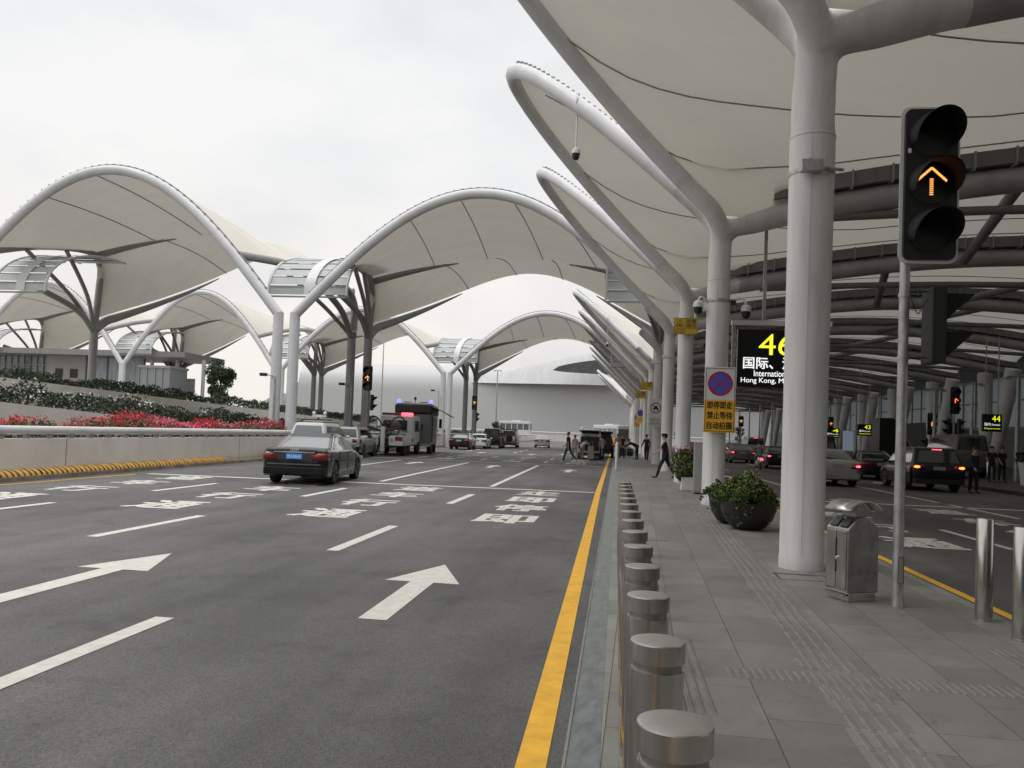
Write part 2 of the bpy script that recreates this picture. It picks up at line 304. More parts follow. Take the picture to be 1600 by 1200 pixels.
for X in (6.9, 10.3):
    for y0 in (8.5, 14.9, 21.8): addmb(lines, strip([(X-.02*(y0-8), y0), (X-.02*(y0-5.5), y0+(3 if y0 < 20 else 4.2))], .15))
    addmb(lines, strip([(X-.35, 26.8), (X-.5, 42)], .15)); addmb(lines, strip([(X-.6, 47), (X-.6, 50)], .15)); addmb(lines, strip([(X-.6, 55), (X-.6, 70)], .15))
lines.add([(3.9, 24.8, ZM), (15, 24.8, ZM), (15, 25.1, ZM), (3.9, 25.1, ZM)], [(0, 1, 2, 3)])
struct('lane_lines', lines, whitep)
struct('yellow_edge_line', strip([(-.365, -20), (-.375, 4), (-.50, 24), (-.53, 60), (-.55, 125)], .155), yellowp)
struct('yellow_edge_line.001', strip([(-14.25, 5), (-14.3, 17.5), (-14.35, 22.9)], .1), yellowp)
struct('yellow_edge_line.002', strip([(4.02, -20), (3.99, 120)], .12), yellowp)
def arrow(x, y, L=3.05, sc=1):
    a = MB(); p = [(-.13, 0), (.13, 0), (.13, L*.60), (.42*sc, L*.60), (0, L), (-.42*sc, L*.60), (-.13, L*.60)]
    a.add([(x+px, y+py, ZM) for px, py in p], [tuple(range(7))]); return a
ar = MB()
for x, y in ((-2.07, 6.95), (-5.5, 6.6), (-2.15, 36.3), (-5.95, 37.6), (-9.9, 37.8), (-2.3, 62), (-6.6, 62), (-10.6, 62), (5.3, 6.9), (5.2, 37), (8.5, 37), (12, 37)): addmb(ar, arrow(x, y))
struct('lane_arrows', ar, whitep)
def roadtext(s, x0, w, ys, h):
    for ch, y in zip(s, ys):
        o = text(ch, w, h, whitep, 'road_lettering', None, (x0, y, ZM), (0, 0, 0), bold=.028, ext=.0015); tag(o, kind='structure')
YS = (14.95, 17.35, 19.7, 22.0)
roadtext('即停即走', -2.63, 1.08, YS, 1.5)
for x0 in (-5.98, -9.3, -12.95): roadtext('通行车道', x0, 1.08, (14.4, 16.9, 19.3, 21.6), 1.5)
roadtext('即停即走', -2.9, 1.1, (46.5, 49.5, 52.5, 55.5), 1.6)
for x0 in (-6.6, -10.6): roadtext('通行车道', x0, 1.1, (46.5, 49.5, 52.5, 55.5), 1.6)
for x0 in (4.85, 8.1): roadtext('通行车道', x0, 1.08, (14.5, 17.0, 19.6, 22.2), 1.5)
# manhole / patched spots
pm = MB()
for x, y, w, l in ((.35, 12.9, .5, .02), (1.9, 10.3, .55, .015)): pm.b2(x, x+w, y, y+l, -.02, .0025)
struct('drain_slots', pm, blackm)
fr = MB()
for d in ((1.95, 2.55, 10.35, 10.37), (1.95, 2.55, 9.92, 9.94), (1.95, 1.97, 9.94, 10.35), (2.53, 2.55, 9.94, 10.35)): fr.b2(d[0], d[1], d[2], d[3], -.02, .0022)
struct('inspection_cover_frame', fr, blackm)
# tactile paving
tp = MB()
def tx(y): return 1.40+.036*(y-6)
for k in range(60):
    y = 2.4+k*.3
    if y > 20: break
    if 5.6 < y+.15 < 6.05: continue
    x = tx(y)
    for j in range(4):
        xx = x+.035+j*.085
        tp.add([(xx-.022, y+.01, .0005), (xx+.022, y+.01, .0005), (xx+.022+.0105, y+.285, .0005), (xx-.022+.0105, y+.285, .0005),
                (xx-.012, y+.02, .007), (xx+.012, y+.02, .007), (xx+.012+.0105, y+.275, .007), (xx-.012+.0105, y+.275, .007)],
               [(0, 1, 5, 4), (1, 2, 6, 5), (2, 3, 7, 6), (3, 0, 4, 7), (4, 5, 6, 7)])
def bars(x0, x1, y0, y1, pitch, wid):
    n = int((x1-x0)/pitch)
    for k in range(n):
        x = x0+(k+.5)*pitch
        tp.add([(x-wid, y0, .0005), (x+wid, y0, .0005), (x+wid, y1, .0005), (x-wid, y1, .0005), (x-wid*.6, y0+.01, .008), (x+wid*.6, y0+.01, .008), (x+wid*.6, y1-.01, .008), (x-wid*.6, y1-.01, .008)],
               [(0, 1, 5, 4), (1, 2, 6, 5), (2, 3, 7, 6), (3, 0, 4, 7), (4, 5, 6, 7)])
bars(.80, 3.45, 5.70, 5.96, .058, .019)
bars(.46, .68, 4.9, 6.7, .062, .02)
bars(1.36, 1.80, 6.08, 6.34, .062, .02); bars(1.36, 1.80, 5.36, 5.62, .062, .02)
bars(3.0, 3.45, 6.5, 7.05, .062, .02)
struct('tactile_ribs', tp, tact_m)
base = MB(); base.add([(tx(1)-.03, 1, .0018), (tx(1)+.36, 1, .0018), (tx(24)+.36, 24, .0018), (tx(24)-.03, 24, .0018)], [(0, 1, 2, 3)]); struct('tactile_tiles', base, granite('tactile_tile', (.205, .20, .187), .3, 9))
# ================================================================ RIGHT COLONNADE
PY, Y1, NB = 9.8, 10.9, 15
XC, ZF = 2.4, 6.9
def bz(x): return 7.0+1.45*sin(pi*max(0, min(1, (x-2.4)/24.6)))
def rim(Yc, s, u, hwY=4.55, L=6.1, p=1.85): return Vector((2.4-L*u, Yc+s*hwY*(1-min(1, u)**p)**(1/p), ZF+.12+5.95*u))
# column prototype
cp = thing('canopy_column', 'nearest big round white column standing behind the dark bowl planters', 'column', (XC, Y1, 0), 0, 'round columns along the pavement')
obj('shaft', MB().lathe([(.278, 0), (.278, .16), (.272, .17), (.274, 2.5), (.284, 5.55), (.276, 5.60)], n=40), column_m, cp, True)
obj('weld_seam', MB().tube([(-.10*.28/.1*.0-.062, -.2755, .2), (-.062, -.277, 2.5), (-.062, -.2855, 5.5)], .0022, 5), darksteel, cp); obj('weld_collar', MB().lathe([(.286, 5.552), (.290, 5.56), (.290, 5.585), (.286, 5.592)], n=40, cap=False), column_m, cp, True)
def remeshed(mb, vox, it):
    o = obj('tmp', mb, column_m); r = o.modifiers.new('r', 'REMESH'); r.mode = 'VOXEL'; r.voxel_size = vox
    s = o.modifiers.new('s', 'SMOOTH'); s.factor = .6; s.iterations = it
    me = bpy.data.meshes.new_from_object(o.evaluated_get(bpy.context.evaluated_depsgraph_get())); bpy.data.objects.remove(o)
    me.shade_smooth(); return me
fk = MB()
fk.tube(smooth([(0, 0, 5.5), (0, 0, 6.0), (0, 0, 6.5), (0, 0, 6.9)]), [.29-.045*min(1, i/9) for i in range(19)], 20)
for s in (-1, 1):
    q = [Vector((.06, s*.10, 6.72)), Vector((-.10, s*.24, 7.02))]+[rim(s*-4.9+0 if False else s*4.9, -s, u)-Vector((XC, 0, 0)) for u in (.05, .12, .19)]
    fk.tube(smooth(q), .228, 18)
fk.tube(smooth([(0, 0, 6.72), (.25, 0, 6.98), (.8, 0, 7.1), (1.5, 0, bz(XC+1.5)), (2.0, 0, bz(XC+2))]), .32, 18)
fk.tube([(-.10, 0, 5.8), (-.05, 0, 6.95)], .19, 12); fk.tube([(.13, -.06, 5.9), (.14, -.06, 6.9)], .14, 12)
fm = remeshed(fk, .045, 7); fm.materials.clear(); fm.materials.append(column_m)
fo = bpy.data.objects.new('fork', fm); COL.objects.link(fo); fo.parent = cp
# canopy leaf (cantilevered loop) prototype, local origin at its centre line (0,Yc,0)
def zcen(x): return 9.1+4.0*(max(0, 8-x)/11.7)**1.8+.8*max(0, bz(x)-bz(8) if x > 8 else 0)-(.8*max(0, bz(8)-bz(x)) if x > 14 else 0)
def E0(x): return rim(0, 1, max(0, min(1, (2.4-x)/6.1))).z if x < 2.4 else (lambda k: (bz(x)+.62)*k+(ZF+.12)*(1-k))(min(1, (x-2.4)/3))
def edge(x, v):
    w_ = min(2.6, max(0, x+3.7)); es = sum(E0(x+w_*(i-4)/4) for i in range(9))/9; e = E0(x); return es+(e-es)*abs(v)**14
def leafzone(u, v):        # u 0..1 towards tip, v -1..1
    r = rim(0, 1 if v >= 0 else -1, u); y = r.y*abs(v)
    return Vector((r.x, y, (lambda e: e+max(.12, zcen(r.x)-e)*(1-abs(v)**2.6))(edge(r.x, v))))
def inner(x, v):           # x >= 2.4
    e = bz(x)+.62; k = min(1, (x-2.4)/3)
    ez = edge(x, v); return Vector((x, v*(4.55+.33*k), ez+(zcen(x)-ez)*(1-abs(v)**2.6)))
lp = thing('membrane_canopy', 'x', 'canopy', (0, Y1+PY/2, 0), 0, 'tensile membrane canopies over the pavement')
mb = MB()
def mfun(a, b):
    v = b*2-1; x = 27-(27+3.9)*a
    if x >= 2.4: return inner(x, v)
    return leafzone(min(.9995, (2.4-x)/6.1), v)
mb.grid(mfun, 60, 16); obj('membrane', mb, membrane, lp, True)
ip = thing('membrane_canopy', 'x', 'canopy', (0, Y1+PY*3.5, 0), 0, 'tensile membrane canopies over the pavement')
mb = MB(); mb.grid(lambda a, b: inner(27-24.6*a, b*2-1), 46, 14); obj('membrane', mb, membrane, ip, True)
rp = [rim(0, -1, u) for u in [.17+.8*i/22 for i in range(23)]]
tipc = [rim(0, -1, u) for u in (.985, .997)]+[rim(0, 1, u) for u in (.997, .985)]
allr = rp+tipc+[rim(0, 1, u) for u in [.97-.8*i/22 for i in range(23)]]
obj('rim_tube', MB().tube(allr, .225, 18), white, lp, True)
clip = MB()
for s in (-1, 1):
    for i in range(34):
        u = .12+.85*i/34; p = rim(0, s, u)
        clip.box((p.x, p.y+s*.02, p.z+.245), (.10, .09, .07), 0)
for s in (-1, 1):
    pts = [rim(0, s, .1+.88*i/30)+Vector((0, -s*.06, .28)) for i in range(31)]; clip.tube(pts, .022, 6)
obj('edge_clamp', clip, darksteel, lp)
def seam(v_in, u_hit):
    pts = []
    for i in range(40):
        x = 26-(26-(2.4-6.3*u_hit))*i/39
        if x > 6: v = v_in
        else:
            t = (6-x)/(6-(2.4-6.3*u_hit)); v = v_in+(.985*(1 if v_in > 0 else -1)-v_in)*t**2.0
        p = inner(x, v) if x >= 2.4 else leafzone((2.4-x)/6.3, v)
        pts.append(p-Vector((0, 0, .06)))
    return pts
for v, uh in ((.60, .74), (.86, .30), (.0, .86), (-.60, .74)):
    if v == 0:
        pts = [(inner(x, 0) if x >= 2.4 else leafzone((2.4-x)/6.3, 0))-Vector((0, 0, .035)) for x in [26-.72*i for i in range(41)]]
    else: pts = seam(v, uh)
    obj('seam', MB().tube(pts, .018, 6), seam_m, lp, True)
    if v: obj('seam', MB().tube([inner(2.6+.6*i, v)-Vector((0, 0, .035)) for i in range(40)], .018, 6), seam_m, ip, True)
# beam prototype
bp_ = thing('roof_beam', 'x', 'roof beam', (XC, Y1, 0), 0, 'arched tube beams carrying the membrane roof')
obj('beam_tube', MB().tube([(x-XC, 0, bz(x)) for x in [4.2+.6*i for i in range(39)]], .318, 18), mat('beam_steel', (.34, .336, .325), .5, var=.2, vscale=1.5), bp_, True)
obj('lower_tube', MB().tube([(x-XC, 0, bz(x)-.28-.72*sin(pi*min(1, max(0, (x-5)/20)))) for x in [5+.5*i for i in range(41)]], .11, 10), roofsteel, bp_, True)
gt = MB()
for i in range(38):
    x0 = 3.6+.62*i; x1 = x0+.62
    for s in (-1, 1):
        gt.add([(x0-XC, s*.42, bz(x0)+.30), (x1-XC, s*.42, bz(x1)+.30), (x1-XC, s*.42, bz(x1)+.66), (x0-XC, s*.42, bz(x0)+.66)], [(0, 1, 2, 3)])
    gt.add([(x0-XC, -.42, bz(x0)+.30), (x1-XC, -.42, bz(x1)+.30), (x1-XC, .42, bz(x1)+.30), (x0-XC, .42, bz(x0)+.30)], [(0, 1, 2, 3)])
obj('gutter', gt, roofsteel, bp_)
gr = MB()
for i in range(24):
    x = 4.5+.92*i
    for s in (-1, 1): gr.box((x-XC, s*.45, bz(x)+.48), (.04, .06, .40))
    gr.box((x-XC, 0, bz(x)+.27), (.06, .84, .05))
obj('gutter_bracket', gr, darksteel, bp_)
for xa, xb in ((9.4, 12.0), (17, 15)):
    obj('strut', MB().tube([(xa-XC, 0, bz(xa)-.1), (xb-XC, PY, bz(xb)-.1)], .15, 12), roofsteel, bp_, True)
WHERE = ['beside the stainless litter bin', 'carrying the no stopping sign', 'carrying the yellow camera warning sign', 'just behind the walking guard']
for k in range(NB):
    Y = Y1+PY*k
    lab = (ORD[k]+' round white column, '+WHERE[k]) if k < 4 else ORD[k]+' round white column of the row along the pavement edge'
    if k == 0: cp['label'] = lab
    else: dup(cp, (XC, Y, 0), label=lab)
for k in range(-2, NB):
    Y = Y1+PY*k
    lab = 'grey gutter beam running right from the %s column' % (ORD[k] if k >= 0 else ('behind camera' if k == -1 else 'behind and out of view'))
    if k == 0: bp_['label'] = lab
    elif k != 99: dup(bp_, (XC, Y, 0), label=lab)
    loopy = not (k % 8 in (3, 4))
    yc = Y+PY/2
    w = 'just beyond the %s column' % ORD[k] if k >= 0 else ('overhead above the camera' if k == -1 else 'behind the camera, bay %d' % -k)
    lab = ('membrane leaf with pointed white rim, ' if loopy else 'membrane roof bay joining the road arch, ')+w
    if k == 0: lp['label'] = lab
    elif k == 3: ip['label'] = lab
    else: dup(lp if loopy else ip, (0, yc, 0), label=lab)
tw_ = thing('shade_block', 'unseen dark block added behind the camera to shade the scene', 'building', (20, -30, 0))  # unseen block added to cut the light coming from behind the camera
obj('wall', MB().b2(3, 62, -46, -12, -.4, 26), mat('shade_block_wall', (.10, .10, .10), .6, var=.3, vscale=.4), tw_, False, True)
obj('roof', MB().b2(2, 63, -47, -11, 26.01, 27), darksteel, tw_, False, True); obj('low_shade_wall', MB().b2(-26, 2.9, -46, -22, -.4, 8), MATS['shade_block_wall'], tw_, False, True)
# V supports on the far side
vp = thing('raking_column', 'x', 'column', (25.5, Y1, 0), 0, 'raking white V columns across the inner road')
for s in (-1, 1):
    obj('leg', MB().tube([(0, s*.35, 0), (.2, s*1.2, 3.2), (.5, s*2.1, 7.0)], [.26, .42, .50], 16), white, vp, True)
obj('base', MB().lathe([(.55, 0), (.55, .35), (.4, .5)], n=20), wallw, vp, True)
for k in range(0, NB):
    lab = ORD[k]+' white V shaped column pair across the inner road'
    if k == 0: vp['label'] = lab; vp.location = (25.5, Y1, .07)
    else: dup(vp, (25.5, Y1+PY*k, .07), label=lab)
# ================================================================ ARCH CANOPIES OVER THE ROADS
def tub(path, r, n=14): return MB().tube(path, r, n)
def crossing(xc, hw, Y0, za, xl, xr, base, lab, zs=7.3, cols='LR', det=True, eL=None, eR=None, mc=None):
    mc = mc or za-1.15; eL = eL or za-2.6; eR = eR or za-2.6
    T = thing('arch_canopy', lab, 'canopy', (xc, Y0, base), 0, 'big arched membrane canopies across the roads')
    dm = 9.7
    def F(s): return Vector((xc+hw*s, Y0, zs+(za-zs)*cos(pi*s/2)))
    def Mx(s): return (xl+xr)/2+(xr-xl)/2*s
    def Mm(s): e_ = eR if s > 0 else eL; return Vector((Mx(s), Y0+dm, e_+(mc-e_)*cos(pi*s/2)**(2 if s > 0 and eR < 10.5 else 1)))
    def R(s): return Vector((Mx(s), Y0+dm+10*(1-abs(s)**3.2), 8.0+(za-.3-8.0)*cos(pi*s/2)**.9 if abs(s) < 1 else 8.0))
    s0 = .73
    obj('front_rim', tub([F(-1+2*i/56) for i in range(57)], .255, 18), white, T, True, True)
    ec = MB(); ec.tube([(lambda p, dv: p+Vector((-dv.z, 0, dv.x))*.30+Vector((0, .05, 0)))(F(-.9+1.8*i/50), (F(-.899+1.8*i/50)-F(-.9+1.8*i/50)).normalized()) for i in range(51)], .035, 6)
    for i in range(46):
        p = F(-.9+1.8*i/45); dv = (F(-.899+1.8*i/45)-p).normalized(); nv = Vector((-dv.z, 0, dv.x)); p = p+nv*.27; ec.box(tuple(p), (.12, .1, .10))
    obj('edge_clamp', ec, darksteel, T, False, True)
    def fm_(a, b):
        t = a*2-1; p = F(t*s0)+Vector((0, .05, .12)); q = Mm(t)
        r = p.lerp(q, b); r.z += .25*sin(pi*b)*(1-.7*t*t); return r
    obj('front_membrane', MB().grid(fm_, 40, 10), membrane, T, True, True)
    def rm_(a, b):
        t = a*2-1; p = Mm(t); q = R(t)+Vector((0, 0, .14))
        r = p.lerp(q, b); r.z += .35*sin(pi*b)*(1-abs(t)**2); return r
    obj('rear_membrane', MB().grid(rm_, 40, 10), membrane, T, True, True)
    for t in (-.55, -.18, .2, .56):
        a = (t+1)/2
        obj('seam', tub([fm_(a, i/10)-Vector((0, 0, .03)) for i in range(11)], .028, 6), seam_m, T, True, True)
        obj('seam', tub([rm_(a+.03, i/10)-Vector((0, 0, .03)) for i in range(11)], .028, 6), seam_m, T, True, True)
    for s in (-1, 1):
        fkp = Vector((Mx(s), Y0+dm, 7.9)); in_ = -s
        # crease beam, rear beam: tapered
        cb = [Mm(s*(1-.62*i/14))-Vector((0, 0, .14)) for i in range(15)]
        obj('crease_beam', tub(cb, [.26*(1-i/15)+.02 for i in range(15)], 12), darksteel, T, True, True)  # dark grey on these inner tubes stands in for shade under the membrane
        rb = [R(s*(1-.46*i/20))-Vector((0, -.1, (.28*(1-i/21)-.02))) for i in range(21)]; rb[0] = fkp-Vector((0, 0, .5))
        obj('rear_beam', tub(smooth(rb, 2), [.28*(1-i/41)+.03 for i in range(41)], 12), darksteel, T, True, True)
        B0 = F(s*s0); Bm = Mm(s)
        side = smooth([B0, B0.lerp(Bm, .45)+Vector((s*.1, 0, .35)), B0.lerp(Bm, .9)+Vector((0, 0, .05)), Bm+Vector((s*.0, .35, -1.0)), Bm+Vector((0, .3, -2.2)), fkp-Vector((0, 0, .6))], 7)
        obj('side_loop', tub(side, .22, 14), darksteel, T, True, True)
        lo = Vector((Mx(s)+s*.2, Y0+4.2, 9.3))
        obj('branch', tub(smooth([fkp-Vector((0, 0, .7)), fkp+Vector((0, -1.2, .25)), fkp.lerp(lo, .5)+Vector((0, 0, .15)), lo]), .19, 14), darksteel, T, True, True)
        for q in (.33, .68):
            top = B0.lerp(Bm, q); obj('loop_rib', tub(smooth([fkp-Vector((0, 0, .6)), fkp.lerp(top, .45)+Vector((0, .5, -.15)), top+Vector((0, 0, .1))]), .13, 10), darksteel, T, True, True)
        if str('LR'[s > 0]) in cols:
            for nm, X, Y, zt, m_, lb in (('arch_column', F(s).x, Y0, zs+.1, white, 'light'), ('arch_column', Mx(s), Y0+dm, 7.6, darksteel, 'grey')):  # middle columns darker than the front ones: their shade is in the colour
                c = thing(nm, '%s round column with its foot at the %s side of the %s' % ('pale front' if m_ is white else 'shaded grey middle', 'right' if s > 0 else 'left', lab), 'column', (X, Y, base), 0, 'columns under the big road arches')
                obj('shaft', MB().lathe([(.275, 0), (.27, zt-base-1.0), (.26, zt-base-.5), (.265, zt-base)], n=24), m_, c, True)
                if det: obj('collar', MB().lathe([(.283, 2.6), (.283, 2.68)], n=24), m_, c, True)
    return T
crossing(-7.2, 9.6, 40.3, 13.65, -15.9, 2.4, ZR, 'great arch spanning the road ahead', cols='L')
crossing(-27.6, 9.9, 40.3, 14.95, -34.8, -17.0, ZR, 'tall arch at the left edge over the raised road', eL=12.6, eR=10.3, mc=13.9)
crossing(-7.2, 9.6, 80.0, 13.5, -15.9, 2.4, ZR, 'second arch spanning the road farther ahead', cols='L')
crossing(-26.0, 8.5, 80.0, 13.6, -33.9, -17.0, ZR, 'farther arch seen between the two near arches')
crossing(-43.7, 8.4, 80.0, 15.1, -51.3, -34.8, 2.6, 'distant arch above the terrace and round tree')
crossing(-61.5, 9.2, 80.0, 15.9, -69.4, -52.3, 2.6, 'leftmost distant arch above the glass pavilion')
def barrel(x0, x1, Y0, lab):
    T = thing('valley_skylight', lab, 'skylight', ((x0+x1)/2, Y0, 8), 0, 'ribbed glass skylights in the canopy valleys')
    def q(a): t = radians(-4+98*a); return (Y0+9.3-7.8*cos(t*.92), 8.75+2.9*sin(t))
    mb = MB(); fr_ = MB(); n = 9
    for i in range(n):
        y0, z0 = q(i/n+.012); y1, z1 = q((i+1)/n-.012)
        mb.add([(x0, y0, z0), (x1, y0, z0), (x1, y1, z1), (x0, y1, z1)], [(0, 1, 2, 3)])
        y, z = q(i/n); fr_.box(((x0+x1)/2, y, z-.05), (x1-x0, .07, .09))
    obj('glass_panel', mb, louver_m, T, False, True); obj('frame', fr_, darksteel, T, False, True)
    xm = x0+(x1-x0)*.52
    obj('strap', MB().grid(lambda a, b: (xm-.28+.56*b+.35*a, q(a)[0]-.06, q(a)[1]+.06), 14, 1), white, T, True, True)
    for x in (x0, x1): obj('edge_tube', tub([(x, q(i/14)[0], q(i/14)[1]+.03) for i in range(15)], .07, 8), white, T, True, True)
barrel(-19.0, -14.6, 40.3, 'white panelled barrel skylight between the tall left arch and the great arch')
barrel(-35.4, -32.2, 40.3, 'slatted skylight over the left column of the tall left arch')
barrel(-.8, 3.6, 40.3, 'skylight where the great arch meets the pavement canopy')
barrel(-19.0, -14.4, 80, 'distant barrel skylight left of the second road arch')
barrel(-36.6, -32.4, 80, 'distant barrel skylight between the two middle far arches')
barrel(-54.2, -50.0, 80, 'distant barrel skylight over the terrace')
barrel(-72.5, -68.3, 80, 'distant skylight by the left edge above the pavilion')
barrel(-.8, 3.6, 80, 'distant skylight where the second arch meets the pavement canopy')
# ================================================================ LEFT PARAPET, RAIL, PLANTING
def wallstrip(fx, y0, y1, z0, zt, th, n=60, name=''):
    mb = MB(); vs = []; ys = [y0+(y1-y0)*i/n for i in range(n+1)]
    for y in ys:
        x = fx(y); t = zt(y) if callable(zt) else zt
        vs += [(x, y, z0), (x, y, t), (x-th, y, t), (x-th, y, z0)]
    fs = [(4*i+k, 4*i+(k+1) % 4, 4*i+4+(k+1) % 4, 4*i+4+k) for i in range(n) for k in range(4)]+[(0, 1, 2, 3), (4*n+3, 4*n+2, 4*n+1, 4*n)]
    return mb.add(vs, fs)
pw = thing('parapet_wall', 'long low beige concrete wall with a fat white handrail left of the road', 'wall', (-15, 10, ZR))
wm = wallw.copy(); wm.name = 'stained_parapet'; MATS['stained_parapet'] = wm
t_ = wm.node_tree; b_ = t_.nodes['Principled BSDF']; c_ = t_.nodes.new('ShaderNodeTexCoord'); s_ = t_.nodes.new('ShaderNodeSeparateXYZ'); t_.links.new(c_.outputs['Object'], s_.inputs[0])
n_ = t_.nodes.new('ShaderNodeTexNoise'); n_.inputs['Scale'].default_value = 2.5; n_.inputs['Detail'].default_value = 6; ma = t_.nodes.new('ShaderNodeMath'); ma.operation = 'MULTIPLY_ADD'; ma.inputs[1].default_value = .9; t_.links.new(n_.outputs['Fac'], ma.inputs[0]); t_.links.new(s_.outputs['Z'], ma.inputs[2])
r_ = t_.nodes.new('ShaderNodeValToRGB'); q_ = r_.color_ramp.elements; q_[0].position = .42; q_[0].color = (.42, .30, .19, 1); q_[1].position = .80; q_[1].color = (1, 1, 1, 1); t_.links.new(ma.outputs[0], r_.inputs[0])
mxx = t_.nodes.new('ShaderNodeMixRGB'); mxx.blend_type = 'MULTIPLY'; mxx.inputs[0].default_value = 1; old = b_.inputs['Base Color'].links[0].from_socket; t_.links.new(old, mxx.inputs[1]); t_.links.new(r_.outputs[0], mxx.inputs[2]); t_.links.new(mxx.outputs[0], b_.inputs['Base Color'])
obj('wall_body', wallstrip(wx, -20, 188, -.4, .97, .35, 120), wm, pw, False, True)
jm = MB()
for i in range(30):
    y = 9.2+11.8*i; jm.box((wx(y)+.003, y, .45), (.012, .025, 1.04))
obj('expansion_joint', jm, seam_m, pw, False, True)
obj('handrail', MB().tube([(wx(y)-.12, y, 1.19) for y in [-15+1.5*i for i in range(135)]], .115, 16), white, pw, True, True)
rpst = MB()
for i in range(150):
    y = -10+.95*i; rpst.box((wx(y)-.12, y, 1.03), (.10, .13, .16))
o = obj('rail_post', rpst, galv, pw, False, True); o['kind'] = 'stuff'
# striped kerb guard
kg = thing('kerb_guard', 'yellow and black ribbed guard strip along the foot of the left wall', 'kerb guard', (-14.8, 10, ZR))
sm_ = mat('striped_guard', (.7, .4, .05), .6); t = sm_.node_tree; c = t.nodes.new('ShaderNodeTexCoord'); wv = t.nodes.new('ShaderNodeTexWave'); wv.bands_direction = 'Y'; wv.inputs['Scale'].default_value = 1.5; wv.inputs['Distortion'].default_value = .6; wv.inputs['Detail'].default_value = 1
mq = t.nodes.new('ShaderNodeMapping'); mq.inputs['Rotation'].default_value = (radians(-18), 0, 0); t.links.new(c.outputs['Object'], mq.inputs[0]); t.links.new(mq.outputs[0], wv.inputs['Vector'])
rr = t.nodes.new('ShaderNodeValToRGB'); q = rr.color_ramp.elements; q[0].position = .22; q[0].color = (.045, .03, .02, 1); q[1].position = .42; q[1].color = (.66, .36, .045, 1); t.links.new(wv.outputs['Fac'], rr.inputs[0]); t.links.new(rr.outputs[0], t.nodes['Principled BSDF'].inputs['Base Color'])
def kgp(y0, y1, r=.17):
    mb = MB(); n = int((y1-y0)/.05)
    mb.grid(lambda a, b: (lambda y, an: (wx(y)+.02+(r*1.35+.018*abs(sin(y*4.7*2)))*cos(an), y, ZR+.10+(r*.95+.016*abs(sin(y*4.7*2)))*sin(an)))(y0+(y1-y0)*a, pi/2*b*1.0), n, 8); return mb
obj('ribbed_strip', kgp(8, 19.6), sm_, kg, True, True); obj('ribbed_strip', kgp(19.7, 31), sm_, kg, True, True)
km = MB(); vs = []
n = 100
for i in range(n+1):
    y = -20+150*i/n; x = wx(y); vs += [(x+.33, y, -.3), (x+.33, y, .03), (x+.005, y, .03), (x+.005, y, -.3)]
km.add(vs, [(4*i+k, 4*i+(k+1) % 4, 4*i+4+(k+1) % 4, 4*i+4+k) for i in range(n) for k in range(4)])
struct('left_kerb', km, mat('dirty_kerb', (.28, .23, .17), .8, var=.5, vscale=1.5))
# foliage
def leaves(mb, pts, size, nm, flat=.0):
    for p, mi in pts:
        mb.cur = mi; a = random.uniform(0, 2*pi); b = random.uniform(-1.1, 1.1); s = size*random.uniform(.6, 1.3)
        u = Vector((cos(a)*cos(b), sin(a)*cos(b), sin(b))); w = u.cross(Vector((random.uniform(-1, 1), random.uniform(-1, 1), random.uniform(-.3, 1)))).normalized()
        p = Vector(p); mb.add([p-u*s, p+w*s*.55, p+u*s, p-w*s*.45], [(0, 1, 2, 3)])
    return mb
def vnoise(x, y, s=0):
    def h(i, j): return (math.sin(i*127.1+j*311.7+s*74.7)*43758.5453) % 1
    i, j = math.floor(x), math.floor(y); f, g = x-i, y-j; f = f*f*(3-2*f); g = g*g*(3-2*g)
    return (h(i, j)*(1-f)+h(i+1, j)*f)*(1-g)+(h(i, j+1)*(1-f)+h(i+1, j+1)*f)*g
def hedge(name, lab, cat, fx, y0, y1, zb, zt, wid, n, size, mats, flower=None, seed=0, gaps=.0):
    T = thing(name, lab, cat, (fx(y0), y0, zb(y0)))
    pts = []; fl = []
    for i in range(n):
        y = y0+(y1-y0)*random.random(); x = fx(y)+random.uniform(-wid/2, wid/2)
        top = zt(y)+(vnoise(y*1.1, 0, seed)-.5)*.5+(vnoise(y*3.3, x*2, seed)-.5)*.25
        if vnoise(y*.9, 3, seed+9) < gaps: continue
        z = zb(y)+(top-zb(y))*(random.random()**.6)
        pts.append(((x, y, z), random.choice((0, 0, 1, 1, 2))))
        if flower and random.random() < flower[0]*(vnoise(y*.6, 7, seed)*1.7+.05):
            pk = vnoise(y*.5, 11, seed)
            fl.append(((x, y, top+random.uniform(-.22, .14)), random.choice((0, 0, 2)) if pk > .42 else random.choice((1, 1, 0))))
    obj('foliage', leaves(MB(), pts, size, name), mats, T, 'leaf', True)['kind'] = 'stuff'
    if flower: obj('blossom', leaves(MB(), fl, size*.85, name), flower[1], T, 'leaf', True)['kind'] = 'stuff'
    return T
hedge('flowering_hedge', 'red and pink flowering hedge right behind the white handrail', 'hedge', lambda y: wx(y)-1.1, 8, 48, lambda y: .85, lambda y: 1.42+.0*y, 1.1, 21000, .055, leafm, (.85, pinkm), 1)
hedge('green_hedge', 'low green shrubs behind the handrail beyond the tow truck', 'hedge', lambda y: wx(y)-1.1, 49, 120, lambda y: .85, lambda y: 1.5, 1.2, 7000, .09, leafm, None, 2)
hedge('trimmed_hedge', 'dark hedge dotted with white blossoms above the lower white wall', 'hedge', lambda y: -21.5, 19, 66, lambda y: 1.95-.043*(max(y, 25)-25), lambda y: 2.62-.03*(y-25), 1.0, 17000, .075, hedgem, (.06, [whfl, whfl, whfl]), 3)
hedge('trimmed_hedge', 'dark hedge along the top of the upper white terrace wall', 'hedge', lambda y: -30.6, 25, 100, lambda y: 3.3-.021*(max(y, 36)-36), lambda y: 3.85-.016*(y-36), 1.2, 15000, .10, hedgem, None, 4)
